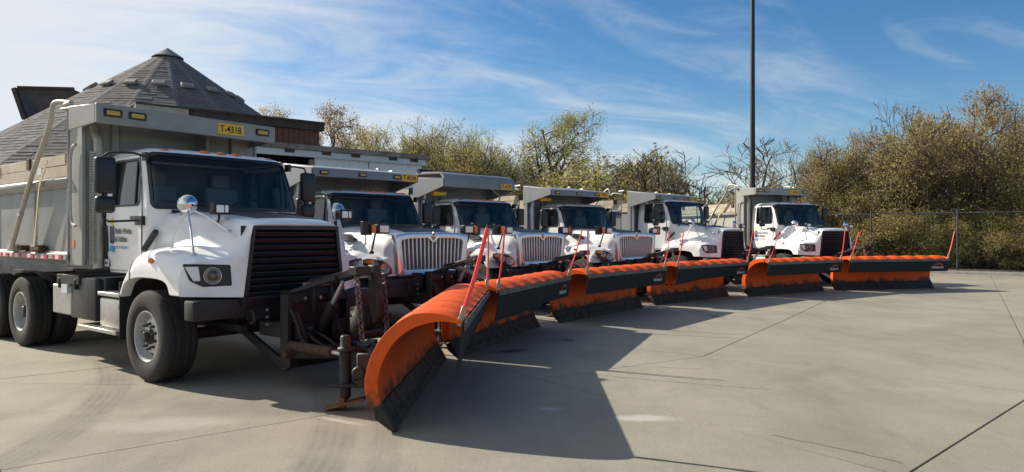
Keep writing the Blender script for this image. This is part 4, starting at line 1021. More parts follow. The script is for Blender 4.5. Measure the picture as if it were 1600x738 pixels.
    for sg in (-1, 1):
        def ybox(m, x0, x1_, z0, z1_, yin, yout): m.mm(x0+dx, x1_+dx, min(sg*yin, sg*yout), max(sg*yin, sg*yout), z0+dz, z1_+dz)
        k = '%s%d' % (K, sg)
        bb = part('bb'+k, 'battery_box', lambda m: ybox(m, -2.25, -1.46, .58, 1.13, .55, 1.21), 'black_plastic', T, bevel=.02, bseg=2)
        part('bbl'+k, 'box_lid', lambda m: (ybox(m, -2.68, -1.92, 1.02, 1.16, .56, 1.235), ybox(m, -2.60, -2.56, .96, 1.10, 1.2, 1.25), ybox(m, -2.05, -2.01, .96, 1.10, 1.2, 1.25)), 'black_plastic', bb, bevel=.015)
        part('bbm'+k, 'tool_box', lambda m: ybox(m, -2.92, -2.27, .60, 1.0, .6, 1.20), 'aluminium', T, bevel=.015)
        part('bbs'+k, 'box_sticker', lambda m: ybox(m, -2.50, -2.30, .90, 1.02, 1.2, 1.238), 'decal_white', bb)
        part('tank'+k, 'tank', lambda m: ybox(m, -1.38, -.74, .53, .90, .6, 1.19), 'aluminium', T, bevel=.03, bseg=2)
        for z0, x0, x1_, yo in ((.92, -1.42, -.74, 1.20), (.475, -1.85, -.72, 1.27)):
            st = part('step%s%g' % (k, z0), 'step', lambda m: ybox(m, x0, x1_, z0, z0+.05, .98, yo), 'aluminium', T, bevel=.008)
            def ribs(m):
                for i in range(int((x1_-x0)/.07)): ybox(m, x0+.02+.07*i, x0+.045+.07*i, z0+.05, z0+.058, 1.0, yo-.01)
            part('rib%s%g' % (k, z0), 'tread_ribs', ribs, 'bare_steel', st)['kind'] = 'stuff'
        part('grab'+k, 'grab_bracket', lambda m: (m.tube([(-1.5+dx, sg*1.12, 1.13+dz), (-1.32+dx, sg*1.14, 1.12+dz), (-1.30+dx, sg*1.14, .93+dz)], .022, 6),), 'black_plastic', T)
    body(T, K, o_)
    return T

def body(T, K, o):
    """dump box, cab shield, tarp arm, exhaust"""
    g = o['paint']; st = o['shield']; x0 = -1.78 if K == 'A' else -2.10; xe = -7.1; dz = 0
    k = '%s%s%s' % (K, g, st)
    side_t = 2.44
    bx = part('box'+k, 'dump_body', lambda m: (m.mm(xe, x0-.38, -1.17, 1.17, 1.30, 1.36), m.mm(xe, x0-.40, -1.20, -1.16, 1.36, side_t), m.mm(xe, x0-.40, 1.16, 1.20, 1.36, side_t),
              [m.mm(x, x+.03, s*1.2-.02, s*1.2+.02, 1.45, side_t-.05) for x in (-3.6, -5.2) for s in (-1, 1)], m.mm(xe-.03, xe, -1.2, 1.2, 1.33, side_t)), g, T, bevel=.012)
    for s in (-1, 1):
        part('rim%s%d' % (k, s), 'top_rail', lambda m: m.prism([(xe, s*1.18, side_t+.04), (xe, s*1.30, side_t+.0), (xe, s*1.30, side_t-.06), (xe, s*1.205, side_t-.13), (xe, s*1.18, side_t-.10)], (-xe+x0-.36, 0, 0)), g, bx, bevel=.01)
        part('ledge%s%d' % (k, s), 'lower_rail', lambda m: m.prism([(xe, s*1.16, 1.47), (xe, s*1.285, 1.425), (xe, s*1.295, 1.35), (xe, s*1.16, 1.30)], (-xe+x0-.40, 0, 0)), g, bx, bevel=.008)
        for i in range(9):
            a = -6.9+.53*i
            part('tpr%s%d%d' % (k, s, i), 'reflector_tape', lambda m: m.mm(a, a+.115, s*1.2965-.0035, s*1.2965+.0035, 1.358, 1.412), 'tape_red', bx)
            part('tpw%s%d%d' % (k, s, i), 'reflector_tape', lambda m: m.mm(a+.12, a+.235, s*1.2965-.0035, s*1.2965+.0035, 1.358, 1.412), 'tape_white', bx)
            part('tpr2%s%d%d' % (k, s, i), 'reflector_tape', lambda m: m.mm(a+.24, a+.355, s*1.2965-.0035, s*1.2965+.0035, 1.358, 1.412), 'tape_red', bx)
        for j, (za, zb_) in enumerate(((side_t+.045, side_t+.205), (side_t+.21, side_t+.36))):
            part('brd%s%d%d' % (k, s, j), 'side_board', lambda m: m.mm(xe+.05, x0-.42, s*1.14-.022, s*1.14+.022, za, zb_), 'board', bx, bevel=.006)
        for x in (-2.45, -3.95, -5.4):
            part('brk%s%d%g' % (k, s, x), 'board_bracket', lambda m: m.mm(x-.07, x+.07, s*1.175-.015, s*1.175+.015, side_t+.22, side_t+.375), 'rusty_steel', bx, bevel=.01)
    # front bulkhead with cheek plates
    zt = 3.36 if st == 'flat' else 3.0 if K == 'B' else 3.02
    if st == 'flat':
        bh = part('bh'+k, 'bulkhead', lambda m: (m.mm(x0-.03, x0, -1.20, 1.20, 1.32, zt-.03), [m.mm(x0-.40, x0+.02, s*1.225-.025, s*1.225+.025, 1.28, zt) for s in (-1, 1)],
                  [m.mm(x0-.44, x0-.40, s*1.18-.09, s*1.18+.09, 1.28, zt) for s in (-1, 1)], m.mm(x0-.03, x0+.03, -1.19, 1.19, 1.29, 1.37), [m.mm(x0+.002, x0+.05, y-.05, y+.05, 1.4, zt-.08) for y in (-.85, .85)]), g, T, bevel=.01)
        xl = x0+.66
        cs = part('cs'+k, 'cab_shield', lambda m: (m.add([(x0-.45, -1.27, zt), (x0-.45, 1.17, zt), (xl, 1.17, zt-.06), (xl, -1.27, zt-.06), (x0-.45, -1.27, zt-.03), (x0-.45, 1.17, zt-.03), (xl, 1.17, zt-.09), (xl, -1.27, zt-.09)], [(0, 1, 2, 3), (4, 7, 6, 5), (0, 4, 5, 1), (2, 6, 7, 3), (0, 3, 7, 4), (1, 5, 6, 2)]),
                  m.mm(xl-.02, xl+.035, -1.31, 1.215, zt-.30, zt-.058),
                  [m.prism([(x0-.10, s, zt-.02), (xl-.02, s, zt-.06), (xl-.02, s, zt-.30), (x0+.0, s, zt-.33), (x0-.10, s, zt-.33)], (0, .022, 0)) for s in (-1.308, 1.19)],
                  m.mm(x0+.0, x0+.30, .35, .39, zt-.5, zt-.1)), g, T, bevel=.012)
        lx, lz = xl+.045, zt-.165; ys = (-1.12, -.82, .99); ls = 1.
        py = (.28, .68); pz = (zt-.255, zt-.105)
    else:
        ang = st == 'rolled'
        h = .20 if ang else .155
        xl = x0+1.02; zl = zt-.10 if not ang else zt-.02
        bh = part('bh'+k, 'bulkhead', lambda m: (m.mm(x0-.03, x0, -1.20, 1.20, 1.32, zt-.03), [m.mm(x0-.12, x0+.02, s*1.215-.02, s*1.215+.02, 1.28, zt) for s in (-1, 1)]), g, T, bevel=.01)
        def canopy(m):
            if ang:
                prof = [(x0-.08, zt+.10), (x0+.1, zt+.16), (xl-.16, zt+.13), (xl-.05, zt+.07), (xl, zl-.02), (xl-.01, zl-h), (xl-.05, zl-h+.01), (xl-.05, zl-.05), (xl-.16, zt+.08), (x0+.1, zt+.10), (x0-.08, zt+.04)]
            else:
                prof = [(x0-.08, zt+.05), (xl-.04, zl+.012), (xl, zl), (xl+.012, zl-h), (xl-.02, zl-h), (xl-.045, zl-.03), (x0-.08, zt)]
            m.prism([(x, -1.26, z) for x, z in prof], (0, 2.38, 0))
            for s in (-1.284, 1.122):
                m.prism([(x0-.08, s, zt+.04), (xl-.02, s, zl), (xl-.02, s, zl-h+.01), (x0+.05, s, zt-.46), (x0-.08, s, zt-.52)], (0, .022, 0))
        cs = part('cs'+k, 'cab_shield', canopy, g, T, bevel=.008)
        def under(m):
            # dark rubber-coated underside baffle between the cheeks
            m.add([(x0+.04, -1.2, zt-.55), (x0+.04, 1.2, zt-.55), (xl-.06, 1.2, zl-h+.02), (xl-.06, -1.2, zl-h+.02)], [(0, 1, 2, 3)])
        lx, lz = xl+.022, zl-h/2; ys = (-1.05, -.22, .58); ls = .8
        if ang: ys = ()
        py = (.70, 1.07); pz = (zl-h/2-.07, zl-h/2+.07)
        if ang: lx = xl+.002; pz = (zl-h+.02, zl-h+.16); py = (.62, .98)
    if st == 'rolled': part('roll'+k, 'tarp_roll', lambda m: m.tube([(x0+.1, -1.27, zt+.19), (x0+.1, 1.13, zt+.19)], .055, 10), 'rubber', cs)
    sh_ = -.085 if st == 'flat' else -.05
    cs.matrix_local = Matrix(((1, sh_, 0, 0), (0, 1, 0, 0), (0, 0, 1, 0), (0, 0, 0, 1)))
    for y in ys: shield_lamp(cs, (lx, y, lz), ls)
    if st == 'flat': part('shs'+k, 'side_light', lambda m: m.obox((xl-.06, 1.215, zt-.17), V(.045, 0, 0), V(0, .008, 0), V(0, 0, .05)), 'amber_dark', cs, bevel=.006)
    pp = part('plate'+k, 'number_plate', lambda m: m.mm(lx-.022, lx+.006, py[0], py[1], pz[0], pz[1]), 'plate_yellow', cs)
    add_text(pp, 'pt'+o['num'], o['num'], .135, 'ink', (lx+.0075, py[0]+.025, pz[0]+.027), (0, 1, 0), (0, 0, 1), .84 if st == 'flat' else .80)
    # tarp arm: a pipe from the side pivot up over the front of the box
    tl = 0 if st == 'flat' else .12
    for s in (-1, 1):
        def tarm(m): m.tube(spline([(-4.15, s*1.34, 1.47), (-3.3, s*1.34, 2.50), (x0-.86, s*1.34, 3.15), (x0-.72, s*1.34, zt+.06-tl), (x0-.60, s*1.31, zt+.11-tl), (x0-.32, s*1.25, zt+.07-tl)], 5), .033, 10); m.obox((-4.17, s*1.31, 1.49), V(.12, 0, 0), V(0, .045, 0), V(0, 0, .055)); m.obox((-3.72, s*1.35, 1.98), V(.05, 0, .02), V(0, .03, 0), V(-.01, 0, .03)); m.tube([(x0-.40, s*1.3, zt+.05), (x0-.2, s*1.3, zt+.06)], .03, 8)
        part('tarm%s%d' % (k, s), 'tarp_arm', tarm, 'pipe_steel', T)
    if K == 'A' and st == 'flat':
        sp = part('strap'+k, 'tie_strap', lambda m: (m.bar((-2.72, -1.335, 2.70), (-3.02, -1.335, 2.36), .008, .05), m.bar((-3.02, -1.335, 2.36), (-3.27, -1.32, 1.52), .008, .05), m.obox((-3.2, -1.325, 1.62), V(.02, 0, .08), V(0, .012, 0), V(.03, 0, -.01))), 'strap', T)
        part('pivot'+k, 'pivot_block', lambda m: m.mm(-3.42, -3.05, -1.33, -1.22, 1.45, 1.54), 'rusty_steel', T, bevel=.02)
        part('pivotb'+k, 'pivot_block', lambda m: m.mm(-3.95, -3.78, -1.33, -1.2, 1.45, 1.53), 'rusty_steel', T, bevel=.02)
        part('sdec'+k, 'board_sticker', lambda m: m.mm(-3.62, -3.46, -1.166, -1.1625, 2.55, 2.66), 'decal_white', bx)
        part('orr'+k, 'side_reflector', lambda m: m.mm(x0-.30, x0-.22, -1.256, -1.25, 1.52, 1.62), 'orange_lens', bh)
        part('ladder'+k, 'grab_rail', lambda m: m.tube(spline([(x0-.05, -1.30, 2.86), (x0-.22, -1.30, 2.72), (x0-.22, -1.30, 1.95), (x0-.06, -1.30, 1.80)], 5), .02, 8), 'pipe_steel', T)
        ex = part('exst'+k, 'exhaust_stack', lambda m: (m.tube([(x0+.075, -1.08, 1.25), (x0+.075, -1.08, 2.72)], .062, 14), m.tube(spline([(x0+.075, -1.08, 2.70), (x0+.07, -1.08, 2.92), (x0+.02, -1.10, 3.02), (x0-.0, -1.12, 3.12)], 5), .06, 12)), 'pipe_steel', T)
        def guard(m):
            for i in range(44): m.mm(x0+.055, x0+.16, -1.172, -1.158, 1.32+.033*i, 1.342+.033*i)
            m.mm(x0+.05, x0+.058, -1.18, -1.15, 1.3, 2.78)
        part('exg'+k, 'heat_guard', guard, 'aluminium', ex)['kind'] = 'stuff'
    else:
        yx = -1.10; xx = (-1.80 if K == 'A' else -2.04)
        ex = part('exs'+k, 'exhaust_stack', lambda m: (m.tube([(xx, yx, .9), (xx, yx, 2.42)], .075, 16), m.tube(spline([(xx, yx, 2.40), (xx, yx, 2.70), (xx-.04, yx, 2.82), (xx-.16, yx, 2.90)], 4), .062, 12)), 'satin_chrome', T)
    if o.get('strobe'):
        sb = part('strb'+k, 'strobe_light', lambda m: m.mm(x0+.42, x0+.56, -1.20, -.80, 2.60, 2.70), 'plate_yellow', T, bevel=.02)
        part('strp'+k, 'strobe_post', lambda m: (m.tube([(x0+.30, -1.12, 1.4), (x0+.44, -1.12, 2.6)], .02, 6), m.tube([(x0+.3, -.9, 2.35), (x0+.46, -.9, 2.62)], .016, 6)), 'black_plastic', T)

TRUCKS = [
 ('A', (-3.41, 9.08, -38.7), 'nearest white dump truck with black slatted grille and yellow plate T-4318', dict(paint='dump_grey', shield='flat', num='T-4318', decal=2)),
 ('B', (-1.93, 12.97, -45.8), 'white dump truck with chrome grille and yellow plate T-4234, second from the left', dict(paint='dump_blue_grey', shield='slope', num='T-4234')),
 ('B', (.11, 16.45, -44.1), 'white dump truck with chrome grille under a rolled-edge cab shield, third from the left', dict(paint='dump_blue_grey', shield='rolled', num='T-4159', strobe=1)),
 ('B', (2.73, 19.2, -48.7), 'white dump truck with chrome grille, rightmost of the three with upright chrome bars', dict(paint='dump_blue_grey', shield='slope', num='T-4161', strobe=1)),
 ('A', (5.9, 22.3, -47.1), 'white dump truck with black slatted grille and low blue-grey cab shield, second from the right', dict(paint='dump_blue_grey', shield='slope', num='T-4262', badge=1)),
 ('A', (10.07, 24.13, -67.3), 'rightmost white dump truck with black grille and tall grey cab shield, below the light pole', dict(paint='dump_grey', shield='flat', num='T-4320', decal=1, badge=1)),
]
for t in TRUCKS: build_truck(*t)

# ---------------------------------------------------------------- plows (local x = forward, y = towards the truck's left, z up)
FACE = [(-.045, .165), (-.095, .24), (-.125, .34), (-.128, .45), (-.085, .61), (.01, .77), (.15, .885), (.30, .94), (.45, .955), (.60, .925)]
def plow_profile():
    f = spline([(a, 0, b) for a, b in FACE], 4); f = [(p.x, p.z) for p in f]; out = []
    for i, (x, z) in enumerate(f):
        a = Vector(f[max(i-1, 0)]); b = Vector(f[min(i+1, len(f)-1)]); d = (b-a).normalized(); n = Vector((-d.y, d.x))
        t = i/(len(f)-1); th = .092*min(1, t*8+.35)*(1 if t < .72 else max(.25, 1-(t-.72)/.28*.8)); out.append((x+n.x*th, z+n.y*th))
    return f, out
PF, PO = plow_profile()
PL = 3.5
def moldboard(m):
    ns = 7; sub = 8; rows = []
    for i in range(ns*sub+1):
        y = -PL/2+PL*i/(ns*sub); ph = (i % sub)/sub; b = abs(math.sin(math.pi*ph))**.6
        loop = [V(x, y, z) for x, z in PF]
        for j in range(len(PO)-1, -1, -1):
            x, z = PO[j]; w = min(1, max(0, (z-.72)/.2))*(1 if j < len(PO)-2 else .3); loop.append(V(x-.012*w*(1-b)*0, y, z+(.047*b-.02)*w))
        rows.append(loop)
    m.grid(rows, closed=True)
def end_plate(s):
    def fn(m):
        y = s*PL/2; loop = PF+[(x-.0, z) for x, z in PO[::-1]]
        n = len(PF); a = []; 
        for i in range(n):
            (x, z), (X, Z) = PF[i], PO[i]; a.append((x+(x-X)*.12, z+(z-Z)*.12, X+(X-x)*.10, Z+(Z-z)*.10))
        rows = [[V(p[0], y+s*.016, p[1]), V(p[2], y+s*.016, p[3]), V(p[2], y+s*.001, p[3]), V(p[0], y+s*.001, p[1])] for p in a]
        m.grid(rows, closed=True); m.add(rows[0], [(0, 1, 2, 3)]); m.add(rows[-1], [(3, 2, 1, 0)])
    return fn
PLOWS = [
 # bottom right end, bottom left end, flap drop profile, tilts of the two markers (dx per unit of height), truck
 ((-1.03, 6.16), (-.93, 9.55), [(-1, .40), (-.62, .385), (-.56, .33), (1, .30)], (.29, .02), 0, 'orange snow plow turned on edge at the front, its curled end towards the viewer', 0),
 ((-.74, 9.75), (.46, 12.98), [(-1, .40), (.1, .40), (.2, .35), (1, .35)], (.11, .30), 1, 'orange snow plow between the nearest plow and the double-marker gap, second from the left', 1),
 ((.90, 13.54), (2.99, 16.41), [(-1, .36), (1, .36)], (0, .145), 2, 'orange snow plow with black-scuffed lower face in front of the third truck', 1),
 ((3.30, 16.8), (5.98, 19.5), [(-1, .42), (-.55, .36), (-.3, .33), (1, .30)], (.18, .18), 3, 'orange snow plow before the fourth truck, a rusty patch at its left end', 1),
 ((6.42, 19.2), (9.25, 21.2), [(-1, .34), (1, .34)], (.34, .14), 4, 'orange snow plow with its round curled left end showing, before the two rightmost trucks', 1),
 ((9.63, 21.3), (13.2, 22.2), [(-1, .36), (1, .36)], (.31, .25), 5, 'rightmost orange snow plow, lying square to the viewer beside the verge', 1),
]
PLABEL = ['nearest orange snow plow, its curled open end facing the viewer', 'second orange snow plow from the left, oil drips on the concrete before it', 'third orange snow plow from the left, in front of the third truck',
          'fourth orange snow plow from the left, its rubber flap drooping at one end', 'fifth orange snow plow from the left, its curled left end showing', 'rightmost orange snow plow, square to the viewer with gaps between its orange humps']
def build_plow(i, a, b, drop, tilt, ti, logo):
    a, b = V(*a, 0), V(*b, 0); c = (a+b)/2; d = (b-a).normalized(); rz = math.atan2(d.y, d.x)-math.pi/2
    P = thing('snow_plow', PLABEL[i], 'snow plow', c, rz, 'orange snow plows in front of the trucks')
    H = PL/2
    mbd = part('mold', 'moldboard', moldboard, 'plow_orange', P, angle=60)
    for s in (-1, 1): part('endp%d' % s, 'end_plate', end_plate(s), 'plow_orange', P, bevel=.003)
    def slot(m): m.grid([[V(x+nx*.0, -.014, z+.004), V(x, .014, z+.004), V(x, .014, z-.03), V(x, -.014, z-.03)] for (x, z), nx in [(PO[j], 0) for j in range(20, 31, 2)]], closed=True)
    for k in range(1, 7): part('slot', 'rib_slot', slot, 'worn_steel', mbd, (0, -PL/2+PL*k/7, -.021))
    def edge(m):
        n = 24; rr = random.Random(5); rows = []
        for k in range(n+1):
            y = -H-.03+(PL+.06)*k/n; w = rr.uniform(-.006, .012)
            rows.append([V(.03, y, .002), V(-.035, y, .14), V(-.080, y, .235+w), V(-.102, y, .235+w), V(-.072, y, .14), V(.005, y, .002)])
        m.grid(rows, closed=True); m.add(rows[0], [tuple(range(6))]); m.add(rows[-1], [tuple(range(6))[::-1]])
    ce = part('edge', 'cutting_edge', edge, 'worn_steel', P, angle=30)
    for s in (-1, 1):
        part('ebl%d' % s, 'edge_guard', lambda m: m.prism([(.05, s*(H+.035), .0), (-.075, s*(H+.035), .225), (-.165, s*(H+.035), .20), (-.135, s*(H+.035), .11), (-.02, s*(H+.035), .02)], (0, s*-.16, 0)), 'worn_steel', P, bevel=.008)
    def ebolts(m):
        for k in range(11): m.lathe([(.018, -.004), (.016, .014), (0, .016)], (.004, -H+.2+k*(PL-.4)/10, .10), (.95, 0, .3), 6)
    part('ebolt', 'edge_bolts', ebolts, 'rusty_steel', ce)['kind'] = 'stuff'
    # rubber deflector hanging from the lip, clamped by a steel strip
    lx, lz = FACE[-1]
    def flap(m):
        n = 28; rows = []; rr = random.Random(7+i)
        for k in range(n+1):
            f = -1+2*k/n; dp = table(f, drop); y = f*(H+.02); wob = .010*math.sin(k*.9+i)+rr.uniform(-.003, .003)
            x0 = lx+.020; rows.append([V(x0, y, lz+.012), V(x0-.02+wob*.3, y, lz-dp*.5), V(x0-.06+wob, y, lz-dp), V(x0-.072+wob, y, lz-dp), V(x0-.032+wob*.3, y, lz-dp*.5), V(x0-.012, y, lz+.012)])
        m.grid(rows, closed=True); m.add(rows[0], [tuple(range(6))]); m.add(rows[-1], [tuple(range(6))[::-1]])
    fl = part(None, 'rubber_deflector', flap, 'flap', P, angle=30)
    part('clamp', 'clamp_strip', lambda m: m.obox((lx+.028, 0, lz-.018), V(.006, 0, 0), V(0, H+.01, 0), V(-.003, 0, .034)), 'strip_steel', fl, bevel=.003)
    def cb(m):
        for k in range(15): m.lathe([(.014, 0), (.013, .01), (0, .012)], (lx+.033, -H+.1+k*(PL-.2)/14, lz-.018), (1, 0, .05), 6)
    part('cbolt', 'clamp_bolts', cb, 'strip_steel', fl)['kind'] = 'stuff'
    if logo:
        y1 = H-.62; x = lx+.020; u = Vector((.045, 0, .36)).normalized()
        def at(y, dz, o=.006): return V(lx+.030, y, lz)+u*dz+V(o, 0, 0)
        add_text(fl, 'hend', 'Henderson', .105, 'decal_white', at(y1, -.27, .0), (0, 1, 0), u, .92)
        def arc(m):
            o_ = at(y1+.25, -.20, .0); pts = []
            outer = [(-.17, .0), (-.15, .045), (-.10, .075), (-.05, .085), (0, .105), (.05, .085), (.10, .075), (.15, .045), (.17, 0)]
            inner = [(.11, .0), (.07, .03), (0, .05), (-.07, .03), (-.11, 0)]
            m.prism([o_+V(0, p, 0)+u*q for p, q in outer+inner], (.002, 0, 0))
        part('hemb', 'maker_emblem', arc, 'decal_red', fl)
    # two marker rods on the lip ends
    Rm = Matrix.Rotation(-rz, 3, 'Z')
    for s, tl in ((-1, tilt[0]), (1, tilt[1])):
        p0 = V(lx-.01, s*(H-.02), lz+.03); dirw = Rm @ Vector((tl, 0, 1)).normalized(); far = (s > 0 and i == 0)
        p1 = p0+dirw*(.83 if i == 0 and s < 0 else .84)
        rod = part(None, 'marker_rod', lambda m: m.tube(spline([p0+dirw*.06, p0.lerp(p1, .5)+Rm@V(.012, 0, 0), p1], 6), .018 if i == 0 and s < 0 else .0135, 8), 'flag_faded' if far or (i == 5 and s > 0) else 'flag', P)
        part(None, 'rod_clamp', lambda m: (m.bar(p0-dirw*.05, p0+dirw*.13, .032, .045), m.tube([p0+V(-.02, 0, .02), p0+V(.05, 0, .02)], .012, 6)), 'bare_steel', rod, bevel=.004)
        if i == 0 and s < 0: part(None, 'rod_cap', lambda m: m.tube([p1, p1+dirw*.03], .017, 8), 'black_plastic', rod)
    # frame behind the blade, angling rams, shoes on stands
    X, Y, hd = TRUCKS[ti][1]; fx = 1.12 if TRUCKS[ti][0] == 'A' else .84
    def w2p(p):
        q = Vector((X, Y, 0))+Matrix.Rotation(R(hd), 3, 'Z') @ Vector(p); return Matrix.Rotation(-rz, 3, 'Z') @ (q-c)
    e1, e2, e0 = w2p((fx+.48, .40, .40)), w2p((fx+.48, -.40, .40)), w2p((fx+.48, 0, .36))
    piv = V(-.62, 0, .42)
    def frame(m):
        m.tube([(-.42, -1.25, .40), (-.42, 1.25, .40)], .062, 10)
        for y in (-1.2, -.6, 0, .6, 1.2): m.obox((-.34, y, .42), V(.10, 0, 0), V(0, .014, 0), V(0, 0, .16))
        m.bar(piv, (-.42, -.55, .40), .09, .11); m.bar(piv, (-.42, .55, .40), .09, .11); m.bar(piv+V(.0, 0, -.04), e1, .10, .12); m.bar(piv+V(0, 0, -.04), e2, .10, .12)
        m.bar((piv.x, -.25, piv.z+.05), (piv.x, .25, piv.z+.05), .12, .06)
    part(None, 'push_frame', frame, 'hitch_steel', P, bevel=.01)
    for s, e in ((1, e1), (-1, e2)):
        tip = V(-.40, s*1.0, .50); e_ = e+V(0, 0, .08); md = e_.lerp(tip, .58)
        ram = part(None, 'angle_ram', lambda m: m.tube([e_, md], .052, 12), 'rusty_steel' if i == 0 else 'matte_black', P)
        part(None, 'ram_rod', lambda m: m.tube([md, tip], .024, 10), 'satin_chrome', ram)
    for s in (-1, 1):
        sx_, sy_ = -.60, s*(H-.75)
        def stand(m):
            m.lathe([(.03, .10), (.052, .13), (.052, .24), (.075, .245), (.075, .265), (.06, .27), (.06, .56), (.078, .565), (.078, .60), (.05, .61), (.05, .70), (.04, .72), (0, .72)], (sx_, sy_, 0), (0, 0, 1), 16)
            m.obox((sx_+.13, sy_, .46), V(.14, 0, 0), V(0, .015, 0), V(0, 0, .09)); m.lathe([(.036, .2), (.036, .6)], (sx_+.10, sy_+.09, 0), (0, 0, 1), 10); m.obox((sx_+.04, sy_, .25), V(.18, 0, 0), V(0, .11, 0), V(0, 0, .012))
        sd = part('stand%d' % s, 'shoe_stand', stand, 'hitch_steel', P, bevel=.004)
        part('shoe%d' % s, 'skid_shoe', lambda m: m.grid([[V(sx_+x, sy_+y, z+t) for y, t in ((-.075, 0), (.075, 0), (.075, .022), (-.075, .022))] for x, z in ((-.19, .006), (-.14, .014), (-.06, .035), (.08, .075), (.14, .092), (.19, .10))], closed=True) and m.obox((sx_-.03, sy_, .075), V(.03, 0, 0), V(0, .04, 0), V(0, 0, .055)), 'rust_brown', sd, bevel=.003)
for i, (a, b, drop, tilt, ti, _, logo) in enumerate(PLOWS): build_plow(i, a, b, drop, tilt, ti, logo)

# ---------------------------------------------------------------- trees
def skeleton(seed, H, stems, base_z, levels, kids, spread, up, r0, wig=.18, bare=.15, lean=.25):
    rng = random.Random(seed); segs = []; tips = []
    def grow(p, d, ln, r, lv):
        n = 4 if lv == 0 else 3; pts = [p]
        for k in range(n):
            d = (d+Vector((rng.gauss(0, wig), rng.gauss(0, wig), rng.gauss(0, wig*.6)+up*.06))).normalized(); p = p+d*ln/n; pts.append(p)
        rs = [lerp(r, r*.55, k/n) for k in range(n+1)]; segs.append((pts, rs, lv))
        if lv >= levels:
            tips.append((pts[-1], d, ln)); tips.append((pts[len(pts)//2], d, ln)); return
        if lv == levels-1: tips.append((pts[-1], d, ln))
        m = kids[lv]+rng.randint(-1, 1)
        for k in range(max(2, m)):
            f = lerp(bare if lv == 0 else .2, 1, (k+rng.random())/max(2, m)); x = min(f*n, n-1e-3); j = int(x); q = pts[j].lerp(pts[j+1], x-j)
            ax = d.orthogonal().normalized(); ax.rotate(Matrix.Rotation(rng.uniform(0, 6.283), 3, d)); a = R(rng.uniform(25, 62))*spread
            nd = (d*math.cos(a)+ax*math.sin(a)+Vector((0, 0, up*.35))).normalized()
            grow(q, nd, ln*rng.uniform(.48, .72)*(1.15-.35*f), rs[j]*rng.uniform(.42, .6), lv+1)
    for s in range(stems):
        a = 6.283*s/max(stems, 1)+rng.uniform(-.5, .5); l = lean*rng.uniform(.5, 1.3)
        d = Vector((math.cos(a)*l, math.sin(a)*l, 1)).normalized()
        grow(Vector((math.cos(a)*.12*stems*.5, math.sin(a)*.12*stems*.5, 0)), d, H*rng.uniform(.5, .68), r0*rng.uniform(.8, 1.1)/math.sqrt(max(stems, 1)), 0)
    return segs, tips
def tree_meshes(key, seed, leaves, lsize, mats, weights, cl, droop=0., **kw):
    segs, tips = skeleton(seed, **kw); rng = random.Random(seed+99)
    big = MB(); fine = MB()
    for pts, rs, lv in segs:
        t = big if lv < 2 else fine
        t.tube(pts, [max(q, .013 if lv > 1 else .02) for q in rs], 7 if lv == 0 else 5 if lv == 1 else 3, cap=False)
    trunk = MB(); trunk.v = big.v+fine.v; n = len(big.v); trunk.f = big.f+[tuple(i+n for i in f) for f in fine.f]; trunk.mi = [0]*len(big.f)+[1]*len(fine.f)
    tm = trunk.mesh(key+'_trunk', ['bark', 'twig'], fix=False)
    cm = None
    if leaves:
        vs = []; fs = []; mi = []; per = max(1, leaves//len(tips))
        clump = [rng.choices(range(len(mats)), weights)[0] for _ in tips]
        for (p, d, ln), cc in zip(tips, clump):
            k_ = int(per*rng.uniform(.25, 1.9))
            for _ in range(k_):
                q = p+Vector((rng.gauss(0, cl), rng.gauss(0, cl), rng.gauss(-droop, cl*.8)))
                n = Vector((rng.gauss(0, 1), rng.gauss(0, 1), rng.gauss(.5, 1))).normalized(); u = n.orthogonal().normalized(); u.rotate(Matrix.Rotation(rng.uniform(0, 6.28), 3, n)); w = n.cross(u)
                s = lsize*rng.choice((.5, .7, .9, 1.0, 1.2, 1.5))*rng.uniform(.8, 1.15); b = len(vs)
                vs += [q-u*s, q-w*s*.42+n*s*.12, q+u*s, q+w*s*.42+n*s*.1]; fs.append((b, b+1, b+2, b+3)); mi.append(cc if rng.random() < .7 else rng.choices(range(len(mats)), weights)[0])
        m = MB(); m.v = [tuple(x) for x in vs]; m.f = fs; m.mi = mi; cm = m.mesh(key+'_crown', mats, fix=False, angle=180)
    zmax = max(v[2] for v in trunk.v); return tm, cm, zmax
OL = ['leaf_olive', 'leaf_yellow', 'leaf_brown', 'leaf_green']
TV = {}
